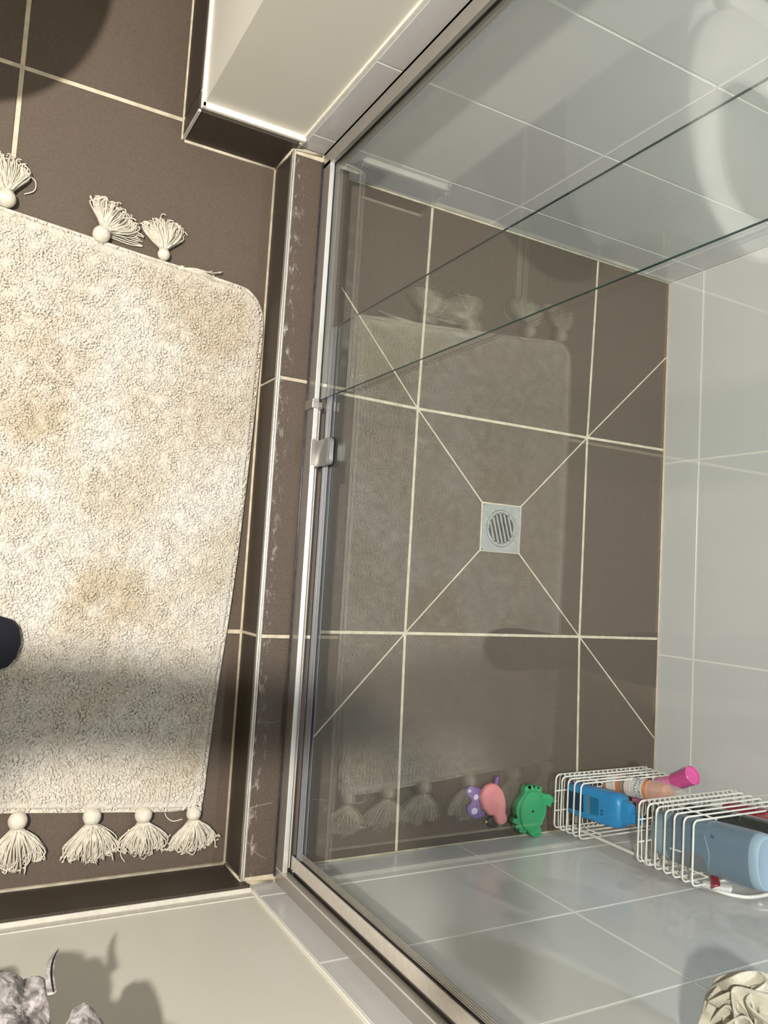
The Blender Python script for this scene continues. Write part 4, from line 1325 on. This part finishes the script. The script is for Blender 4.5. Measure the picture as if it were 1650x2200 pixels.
# ================================================================== TOWEL on the right wall
tw = empty('hand_towel', (-0.69, -0.40, 0.40))
tag(tw, 'marled grey towel hanging in folds on the cream wall at lower left', 'towel')
rt = random.Random(5)
plan = [(-0.792, -0.408), (-0.800, -0.372), (-0.776, -0.345), (-0.752, -0.352), (-0.738, -0.380), (-0.720, -0.402), (-0.700, -0.392), (-0.694, -0.360), (-0.702, -0.333),
        (-0.682, -0.315), (-0.658, -0.322), (-0.650, -0.350), (-0.662, -0.380), (-0.646, -0.404), (-0.622, -0.398), (-0.606, -0.375), (-0.612, -0.345), (-0.600, -0.326), (-0.580, -0.340), (-0.576, -0.372), (-0.588, -0.404)]
pp = smooth_path([(x, y, 0) for x, y in plan], 8)
npz = 44
bm = bmesh.new()
grid_ = []
for i, p in enumerate(pp):
    s_ = i / (len(pp) - 1)
    colv = []
    # hem height along the sheet: two hanging lobes
    px_ = -0.805 + (p.x + 0.800) * 0.82
    p = Vector((px_, p.y, 0))
    zlow = 0.372 + 1.55 * max(0, px_ + 0.728) + 0.016 * math.sin(s_ * 21) + 0.006 * math.sin(s_ * 57)
    for j in range(npz + 1):
        v = j / npz
        z = zlow + (1.15 - zlow) * v
        gth = 1 - 0.75 * max(0, (v - 0.45) / 0.55) ** 1.3      # gathered towards the hook
        cx_ = -0.71
        nx = noise.noise(Vector((i * 0.10, z * 16, 1.3))) * 0.018
        ny = noise.noise(Vector((i * 0.10, z * 16, 7.3))) * 0.016
        x = cx_ + (p.x - cx_) * gth * (0.92 + 0.10 * math.sin(z * 7)) + nx
        y = -0.352 + (p.y + 0.362) * 0.55 - 0.05 * (1 - gth) + ny
        y = max(y, -0.416)
        # hem curls in
        if v < 0.06:
            k_ = (0.06 - v) / 0.06
            y -= 0.006 * k_; x += 0.004 * k_
        colv.append(bm.verts.new((x, y, z)))
    grid_.append(colv)
for i in range(len(grid_) - 1):
    for j in range(npz):
        bm.faces.new((grid_[i][j], grid_[i + 1][j], grid_[i + 1][j + 1], grid_[i][j + 1]))
o = obj('folded_cloth', bm, M['towel'], tw, True)
sm = o.modifiers.new('thick', 'SOLIDIFY'); sm.thickness = 0.006; sm.offset = 0
ss = o.modifiers.new('soft', 'SUBSURF'); ss.levels = 1; ss.render_levels = 2
tx = bpy.data.textures.new('terry', 'CLOUDS'); tx.noise_scale = 0.006
dm = o.modifiers.new('terry', 'DISPLACE'); dm.texture = tx; dm.texture_coords = 'GLOBAL'; dm.strength = 0.0025; dm.mid_level = 0.5
bm = bmesh.new()
rows = []
for i in range(40):
    s_ = i / 39
    x0_ = -0.815 + 0.190 * s_
    zl = 0.395 + 1.5 * max(0, x0_ + 0.735) + 0.010 * math.sin(s_ * 17)
    colv = []
    for j in range(31):
        v = j / 30
        z = zl + (1.15 - zl) * v
        gth = 1 - 0.75 * max(0, (v - 0.45) / 0.55) ** 1.3
        colv.append(bm.verts.new((-0.71 + (x0_ + 0.71) * gth + 0.010 * noise.noise(Vector((s_ * 5, z * 14, 3))), -0.372 - 0.025 * (1 - gth) + 0.011 * math.sin(s_ * 26 + z * 20) + 0.012 * noise.noise(Vector((s_ * 6, z * 12, 8))), z)))
    rows.append(colv)
for i in range(39):
    for j in range(30):
        bm.faces.new((rows[i][j], rows[i + 1][j], rows[i + 1][j + 1], rows[i][j + 1]))
o = obj('inner_fold', bm, M['towel'], tw, True)
sm = o.modifiers.new('thick', 'SOLIDIFY'); sm.thickness = 0.006; sm.offset = 0
ss = o.modifiers.new('soft', 'SUBSURF'); ss.levels = 1; ss.render_levels = 1
# hanging loop tape with dark edge
def strip(name, path, w, wd, m_, parent):
    bm = bmesh.new()
    P_ = smooth_path(path, 6)
    wv = Vector(wd).normalized() * w / 2
    r0 = [bm.verts.new(p - wv) for p in P_]; r1 = [bm.verts.new(p + wv) for p in P_]
    for i in range(len(P_) - 1): bm.faces.new((r0[i], r0[i + 1], r1[i + 1], r1[i]))
    o = obj(name, bm, m_, parent, True)
    s2 = o.modifiers.new('thick', 'SOLIDIFY'); s2.thickness = 0.0012; s2.offset = 0
    return o
lp = [(-0.657, -0.3290, 0.386), (-0.663, -0.3290, 0.402), (-0.668, -0.3290, 0.422), (-0.671, -0.3295, 0.445), (-0.672, -0.3310, 0.475)]
bm = bmesh.new()
P_ = smooth_path(lp, 6)
n_ = len(P_)
vsA = []
for i, p in enumerate(P_):
    t = i / (n_ - 1)
    w = 0.0008 + 0.0068 * min(1, t * 1.4)
    vsA.append((bm.verts.new(p + Vector((-w * 0.75, 0, 0))), bm.verts.new(p), bm.verts.new(p + Vector((w * 0.35, 0.002, 0)))))
for a, b_ in zip(vsA, vsA[1:]):
    bm.faces.new((a[0], b_[0], b_[1], a[1])); bm.faces.new((a[1], b_[1], b_[2], a[2]))
o = obj('label_tape', bm, M['towel'], tw, True)
s2 = o.modifiers.new('thick', 'SOLIDIFY'); s2.thickness = 0.0012
tube('tape_edge', [p + Vector((0.0, 0.0012, 0)) for p in P_], lambda t: 0.0006 + 0.0006 * math.sin(t * math.pi), M['black'], tw, 6)
hk = empty('towel_hook', (-0.695, YB, 1.14))
tag(hk, 'chrome wall hook holding the grey towel', 'hook')
lathe('wall_plate', [(0.001, 0), (0.020, 0.0), (0.020, 0.006), (0.017, 0.008), (0.001, 0.008)], M['chrome'], hk, origin=(-0.695, YB - 0.005, 1.15), axis=(0, 1, 0), sides=28)
tube('hook_arm', smooth_path([(-0.695, YB, 1.15), (-0.695, YB + 0.03, 1.148), (-0.695, YB + 0.045, 1.158), (-0.695, YB + 0.048, 1.175)], 6), 0.005, M['chrome'], hk, 10)

# ================================================================== SPONGE hanging in the shower
pf = empty('bath_sponge', (-0.01, -0.35, 0.79))
tag(pf, 'cream ruffled mesh sponge hanging by the shower wall at lower right', 'sponge')
pc = Vector((-0.004, -0.352, 0.800))
rp = random.Random(9)
for q in range(13):
    # each ruffle is a wavy gathered disc through the centre
    nrm = Vector((rp.gauss(0, 1), rp.gauss(0, 1), rp.gauss(0, 1))).normalized()
    u = nrm.orthogonal().normalized(); v = nrm.cross(u)
    bm = bmesh.new()
    NA, NR = 40, 7
    ph = rp.uniform(0, 6.28); w1 = rp.choice((4, 5, 6)); Rm_ = rp.uniform(0.046, 0.058)
    cen = pc + Vector((rp.uniform(-1, 1), rp.uniform(-0.6, 0.6), rp.uniform(-1, 1))) * 0.010
    rows = []
    for r_ in range(NR + 1):
        fr_ = r_ / NR
        row = []
        for k in range(NA):
            a = 2 * math.pi * k / NA
            rad = 0.004 + Rm_ * fr_ * (1 + 0.08 * math.sin(a * 3 + ph))
            wav = math.sin(a * w1 + ph) * 0.020 * fr_ ** 1.3 + math.sin(a * 9 + ph * 2) * 0.005 * fr_
            row.append(bm.verts.new(cen + u * rad * math.cos(a) + v * rad * math.sin(a) + nrm * wav))
        rows.append(row)
    for r_ in range(NR):
        for k in range(NA):
            bm.faces.new((rows[r_][k], rows[r_][(k + 1) % NA], rows[r_ + 1][(k + 1) % NA], rows[r_ + 1][k]))
    o = obj('ruffle', bm, M['pouf'], pf, True)
    s2 = o.modifiers.new('thick', 'SOLIDIFY'); s2.thickness = 0.0035
    o.modifiers.new('soft', 'SUBSURF').render_levels = 1
tube('hanging_cord', smooth_path([pc, pc + Vector((0.004, -0.01, 0.10)), pc + Vector((0.006, -0.03, 0.22)), Vector((0.02, YB + 0.03, 1.08))], 6), 0.0022, M['pouf'], pf, 8)
hk2 = empty('sponge_hook', (0.02, YB, 1.08))
tag(hk2, 'small chrome hook holding the bath sponge', 'hook')
lathe('wall_plate', [(0.001, 0), (0.016, 0.0), (0.016, 0.005), (0.001, 0.006)], M['chrome'], hk2, origin=(0.02, YB, 1.08), axis=(0, 1, 0), sides=24)
tube('hook_arm', smooth_path([(0.02, YB, 1.08), (0.02, YB + 0.025, 1.076), (0.02, YB + 0.036, 1.085), (0.02, YB + 0.038, 1.098)], 6), 0.004, M['chrome'], hk2, 10)

# ================================================================== TOILET (just outside the frame; its shadow and reflection are in it)
TCX = -1.0
toilet = empty('toilet', (TCX, 1.0, ZO))
tag(toilet, 'white ceramic toilet reflected in the glass, shadowing the floor tiles', 'toilet')
def oval(cx, y_front, y_back, hw, n=56, e=2.0, back_flat=0.0):
    cy = (y_front + y_back) / 2; ry = (y_back - y_front) / 2
    out = []
    for k in range(n):
        a = 2 * math.pi * k / n
        c_, s_ = math.cos(a), math.sin(a)
        ee = 2.0 if s_ < 0 else 2.7
        out.append((cx + hw * math.copysign(abs(c_) ** (2 / ee), c_), cy + ry * math.copysign(abs(s_) ** (2 / ee), s_)))
    return out
def toff(P, z): return [(x, y, z) for x, y in P]
# outer bowl
secs = [toff(oval(TCX, 0.93, 1.42, 0.115), ZO), toff(oval(TCX, 0.92, 1.42, 0.115), 0.10), toff(oval(TCX, 0.87, 1.42, 0.135), 0.22), toff(oval(TCX, 0.80, 1.40, 0.170), 0.32), toff(oval(TCX, 0.772, 1.30, 0.182), 0.375), toff(oval(TCX, 0.770, 1.28, 0.183), 0.385)]
inn = [toff(oval(TCX, 0.800, 1.24, 0.150), 0.386), toff(oval(TCX, 0.83, 1.20, 0.125), 0.36), toff(oval(TCX, 0.90, 1.14, 0.085), 0.28), toff(oval(TCX, 0.96, 1.10, 0.05), 0.22)]
bm = bmesh.new(); add_loft(bm, secs + inn, True)
o = obj('bowl', bm, M['ceramic'], toilet, True); shade(o, 60)
# seat ring
P1 = oval(TCX, 0.757, 1.235, 0.187); P2 = oval(TCX, 0.835, 1.105, 0.103)
secs = [toff(P1, 0.388), toff(P1, 0.400), toff(oval(TCX, 0.762, 1.230, 0.182), 0.4055), toff(oval(TCX, 0.80, 1.15, 0.138), 0.4075), toff(oval(TCX, 0.830, 1.110, 0.108), 0.4045), toff(P2, 0.399), toff(P2, 0.388)]
bm = bmesh.new(); add_loft(bm, secs, False)
o = obj('seat', bm, M['seat_white'], toilet, True); shade(o, 60)
# raised lid
P3 = oval(0, -0.23, 0.22, 0.187)
bm = bmesh.new(); add_loft(bm, [[(TCX + x, 1.262 + 0.0, 0.415 + 0.235 - y * 1.0) for x, y in P3], [(TCX + x, 1.280, 0.415 + 0.235 - y * 1.0) for x, y in P3]])
bmesh.ops.recalc_face_normals(bm, faces=bm.faces)
o = obj('lid', bm, M['seat_white'], toilet); shade(o, 40)
box('hinge_block', TCX - 0.10, TCX + 0.10, 1.225, 1.275, 0.388, 0.412, M['seat_white'], toilet, 0.005)
box('cistern', TCX - 0.20, TCX + 0.20, 1.30, 1.47, 0.385, 0.80, M['ceramic'], toilet, 0.02)
box('cistern_lid', TCX - 0.21, TCX + 0.21, 1.29, 1.475, 0.80, 0.83, M['ceramic'], toilet, 0.008)
lathe('flush_button', [(0.001, 0), (0.022, 0.0), (0.022, 0.006), (0.001, 0.007)], M['chrome'], toilet, origin=(TCX, 1.385, 0.83), sides=24)
# boxed-in wall behind the cistern
tag(box('trim_1', -1.70, -0.50, 1.478, 1.60, ZO, CEIL, M['paint_far']), kind='structure')

# ================================================================== PERSON holding the camera phone
person = empty('person', (-1.02, 0.05, ZO))
tag(person, 'person whose dark-socked toes show on the mat at the left', 'person')
HP = ZO + 0.0165         # mat pile under the feet
def skin_mesh(name, verts, edges, radii, m_, parent, levels=2):
    me = bpy.data.meshes.new(name)
    me.from_pydata([tuple(v) for v in verts], edges, [])
    o = link_mesh(name, me, m_, parent)
    sk_ = o.modifiers.new('skin', 'SKIN')
    for i, r in enumerate(radii):
        me.skin_vertices[0].data[i].radius = (r, r) if not isinstance(r, tuple) else r
    me.skin_vertices[0].data[0].use_root = True
    s_ = o.modifiers.new('sub', 'SUBSURF'); s_.levels = levels; s_.render_levels = levels
    sk_.use_smooth_shade = True
    return o
PX = -1.42
PY = -0.08
hipR, hipL = (-1.34, 0.0, 0.90), (-1.40, -0.17, 0.90)
kneeR, kneeL = (-1.07, -0.02, 0.50), (-1.38, -0.20, 0.49)
ankR, ankL = (-0.935, -0.030, 0.085), (-1.42, -0.215, 0.085)
# body: pelvis - spine - neck - head, arms, legs in one surface
bv = [(PX + 0.02, PY, 0.95), (PX, PY, 1.12), (PX, PY, 1.30), (PX + 0.01, PY, 1.42), (PX + 0.05, PY + 0.01, 1.52), (PX + 0.09, PY + 0.01, 1.60), (PX + 0.12, PY + 0.01, 1.68),
      (PX + 0.03, 0.12, 1.40), (-1.19, 0.208, 1.27), (-0.91, 0.190, 1.33),
      (PX, PY - 0.17, 1.39), (PX - 0.02, PY - 0.21, 1.12), (PX + 0.05, PY - 0.20, 0.88),
      hipR, kneeR, ankR, hipL, kneeL, ankL]
be = [(0, 1), (1, 2), (2, 3), (3, 4), (4, 5), (5, 6), (3, 7), (7, 8), (8, 9), (3, 10), (10, 11), (11, 12), (0, 13), (13, 14), (14, 15), (0, 16), (16, 17), (17, 18)]
br = [0.115, 0.115, 0.125, 0.10, 0.052, 0.075, 0.078, 0.055, 0.036, 0.027, 0.055, 0.042, 0.030, 0.085, 0.055, 0.038, 0.085, 0.055, 0.038]
skin_mesh('body', bv, be, br, M['skin'], person)
# jumper and trousers over it
skin_mesh('jumper', [bv[0], bv[1], bv[2], bv[3], bv[7], bv[8], tuple(Vector(bv[8]).lerp(Vector(bv[9]), 0.80)), bv[10], bv[11], tuple(Vector(bv[11]).lerp(Vector(bv[12]), 0.85))],
          [(0, 1), (1, 2), (2, 3), (3, 4), (4, 5), (5, 6), (3, 7), (7, 8), (8, 9)], [0.145, 0.14, 0.15, 0.115, 0.070, 0.042, 0.036, 0.072, 0.058, 0.044], M['jumper'], person)
skin_mesh('trousers', [(PX + 0.02, PY, 0.99), (PX + 0.03, PY, 0.93), hipR, kneeR, tuple(Vector(kneeR).lerp(Vector(ankR), 0.93)), hipL, kneeL, tuple(Vector(kneeL).lerp(Vector(ankL), 0.93))],
          [(0, 1), (1, 2), (2, 3), (3, 4), (1, 5), (5, 6), (6, 7)], [0.135, 0.14, 0.10, 0.072, 0.056, 0.10, 0.072, 0.056], M['denim'], person)
def sock(ank, tipx, y):
    hz = HP
    ax_ = ank[0]
    L_ = tipx - (ax_ - 0.05)
    bm = bmesh.new()
    secs = []
    # foot sections from heel to toe: (fraction, half width, height, y shift)
    for f, w, h, dy in ((0.0, 0.012, 0.030, 0), (0.03, 0.026, 0.052, 0), (0.10, 0.033, 0.078, 0), (0.25, 0.035, 0.090, 0), (0.42, 0.036, 0.076, 0.0), (0.60, 0.041, 0.056, 0.001), (0.75, 0.045, 0.043, 0.002),
                        (0.88, 0.043, 0.034, 0.003), (0.95, 0.036, 0.029, 0.004), (0.985, 0.024, 0.023, 0.005), (1.0, 0.008, 0.015, 0.006)):
        x = ax_ - 0.05 + L_ * f
        ring = []
        for k in range(18):
            a = 2 * math.pi * k / 18
            c_, s_ = math.cos(a), math.sin(a)
            zz = hz + h * 0.5 + h * 0.5 * math.copysign(abs(s_) ** 0.8, s_)
            ring.append((x, y + dy + w * c_, max(hz + 0.0008, zz)))
        secs.append(ring)
    add_loft(bm, secs)
    bmesh.ops.recalc_face_normals(bm, faces=bm.faces)
    o = obj('sock', bm, M['sock'], person, True)
    bm = bmesh.new()
    add_lathe(bm, [(0.036, 0.0), (0.042, 0.03), (0.043, 0.10), (0.046, 0.16)], origin=(ax_, y, hz + 0.045), sides=20)
    obj('sock_cuff', bm, M['sock'], person, True)
sock(ankR, -0.6965, -0.030)
sock(ankL, -1.190, -0.215)
# face, ears, hair
hx, hy, hz_ = PX + 0.125, PY + 0.01, 1.66
bm = bmesh.new()
bmesh.ops.create_uvsphere(bm, u_segments=24, v_segments=16, radius=1)
bmesh.ops.transform(bm, matrix=Matrix.Translation((hx - 0.028, hy, hz_ + 0.028)) @ Matrix.Rotation(math.radians(-25), 4, 'Y') @ Matrix.Diagonal((0.098, 0.088, 0.098, 1)), verts=bm.verts)
obj('hair', bm, M['hair'], person, True)
bm = bmesh.new()
bmesh.ops.create_uvsphere(bm, u_segments=24, v_segments=16, radius=1)
bmesh.ops.transform(bm, matrix=Matrix.Translation((hx + 0.010, hy, hz_ - 0.020)) @ Matrix.Diagonal((0.080, 0.072, 0.105, 1)), verts=bm.verts)
obj('face', bm, M['skin'], person, True)
for s_ in (-1, 1):
    lathe('eye', [(0.001, 0), (0.010, 0.002), (0.011, 0.006), (0.001, 0.010)], M['white_label'], person, origin=(hx + 0.080, hy + s_ * 0.030, hz_ - 0.010), axis=(1, 0, 0), sides=14, ey=0.6)
    lathe('ear', [(0.004, 0), (0.020, 0.004), (0.018, 0.010), (0.004, 0.012)], M['skin'], person, origin=(hx - 0.005, hy + s_ * 0.068, hz_ - 0.02), axis=(0, s_, 0), sides=16, ex=0.6)
lathe('nose', [(0.013, 0), (0.010, 0.012), (0.004, 0.022), (0.001, 0.024)], M['skin'], person, origin=(hx + 0.080, hy, hz_ - 0.035), axis=(1, 0, 0), sides=14)
box('mouth', hx + 0.078, hx + 0.084, hy - 0.02, hy + 0.02, hz_ - 0.068, hz_ - 0.060, M['toy_pink'], person, 0.002)
# hands around the phone
Rc = cam.matrix_world.to_3x3()
cpos = cam.matrix_world.translation
cr_, cu_, cb_ = Rc.col[0], Rc.col[1], Rc.col[2]
phc = cpos + cb_ * 0.010 - cu_ * 0.045 - cr_ * 0.020
def make_hand(name, wrist, base, along, across, back, curl):
    """palm from the wrist, four fingers and a thumb"""
    w = Vector(wrist)
    verts_ = [w, w.lerp(base, 0.55), base]; edges__ = [(0, 1), (1, 2)]; rad_ = [0.026, (0.030, 0.024), (0.030, 0.020)]
    for k in range(4):
        off = across * (-0.029 + 0.0195 * k)
        ln = (0.85, 1.0, 0.95, 0.75)[k]
        a = base + off
        p1 = a + along * 0.030 * ln + back * 0.004
        p2 = p1 + (along * (1 - curl) - back * curl) * 0.024 * ln
        p3 = p2 + (along * (1 - 1.6 * curl) - back * curl) * 0.020 * ln
        i0 = len(verts_)
        verts_ += [a, p1, p2, p3]; edges__ += [(2, i0), (i0, i0 + 1), (i0 + 1, i0 + 2), (i0 + 2, i0 + 3)]; rad_ += [0.010, 0.009, 0.0085, 0.007]
    i0 = len(verts_)
    t0 = w.lerp(base, 0.6) - across * 0.032
    verts_ += [t0, t0 + along * 0.022 - across * 0.014 - back * 0.008, t0 + along * 0.046 - across * 0.012 - back * 0.014]
    edges__ += [(1, i0), (i0, i0 + 1), (i0 + 1, i0 + 2)]; rad_ += [0.012, 0.010, 0.008]
    skin_mesh(name, verts_, edges__, rad_, M['skin'], person, 1)
bk = (cb_ + Vector((0, 0, 0.3))).normalized()
make_hand('hand', bv[9], phc - cr_ * 0.045 + cu_ * 0.045 + cb_ * 0.016, cr_ * 0.9 + cb_ * 0.1, cu_, cb_, 0.15)
make_hand('hand', bv[12], Vector(bv[12]) + Vector((0.02, 0.01, -0.075)), Vector((0.2, 0, -0.98)), Vector((0.98, 0, 0.2)), Vector((0, -1, 0)), 0.3)
phone = empty('phone', phc)
tag(phone, 'black phone held up by the standing person', 'phone')
mph = Matrix.Translation(phc + cb_ * 0.006) @ Rc.to_4x4()
bm = bmesh.new(); add_box(bm, -0.036, 0.036, -0.074, 0.074, -0.004, 0.004, 0.003, mph)
obj('phone_body', bm, M['phone'], phone)
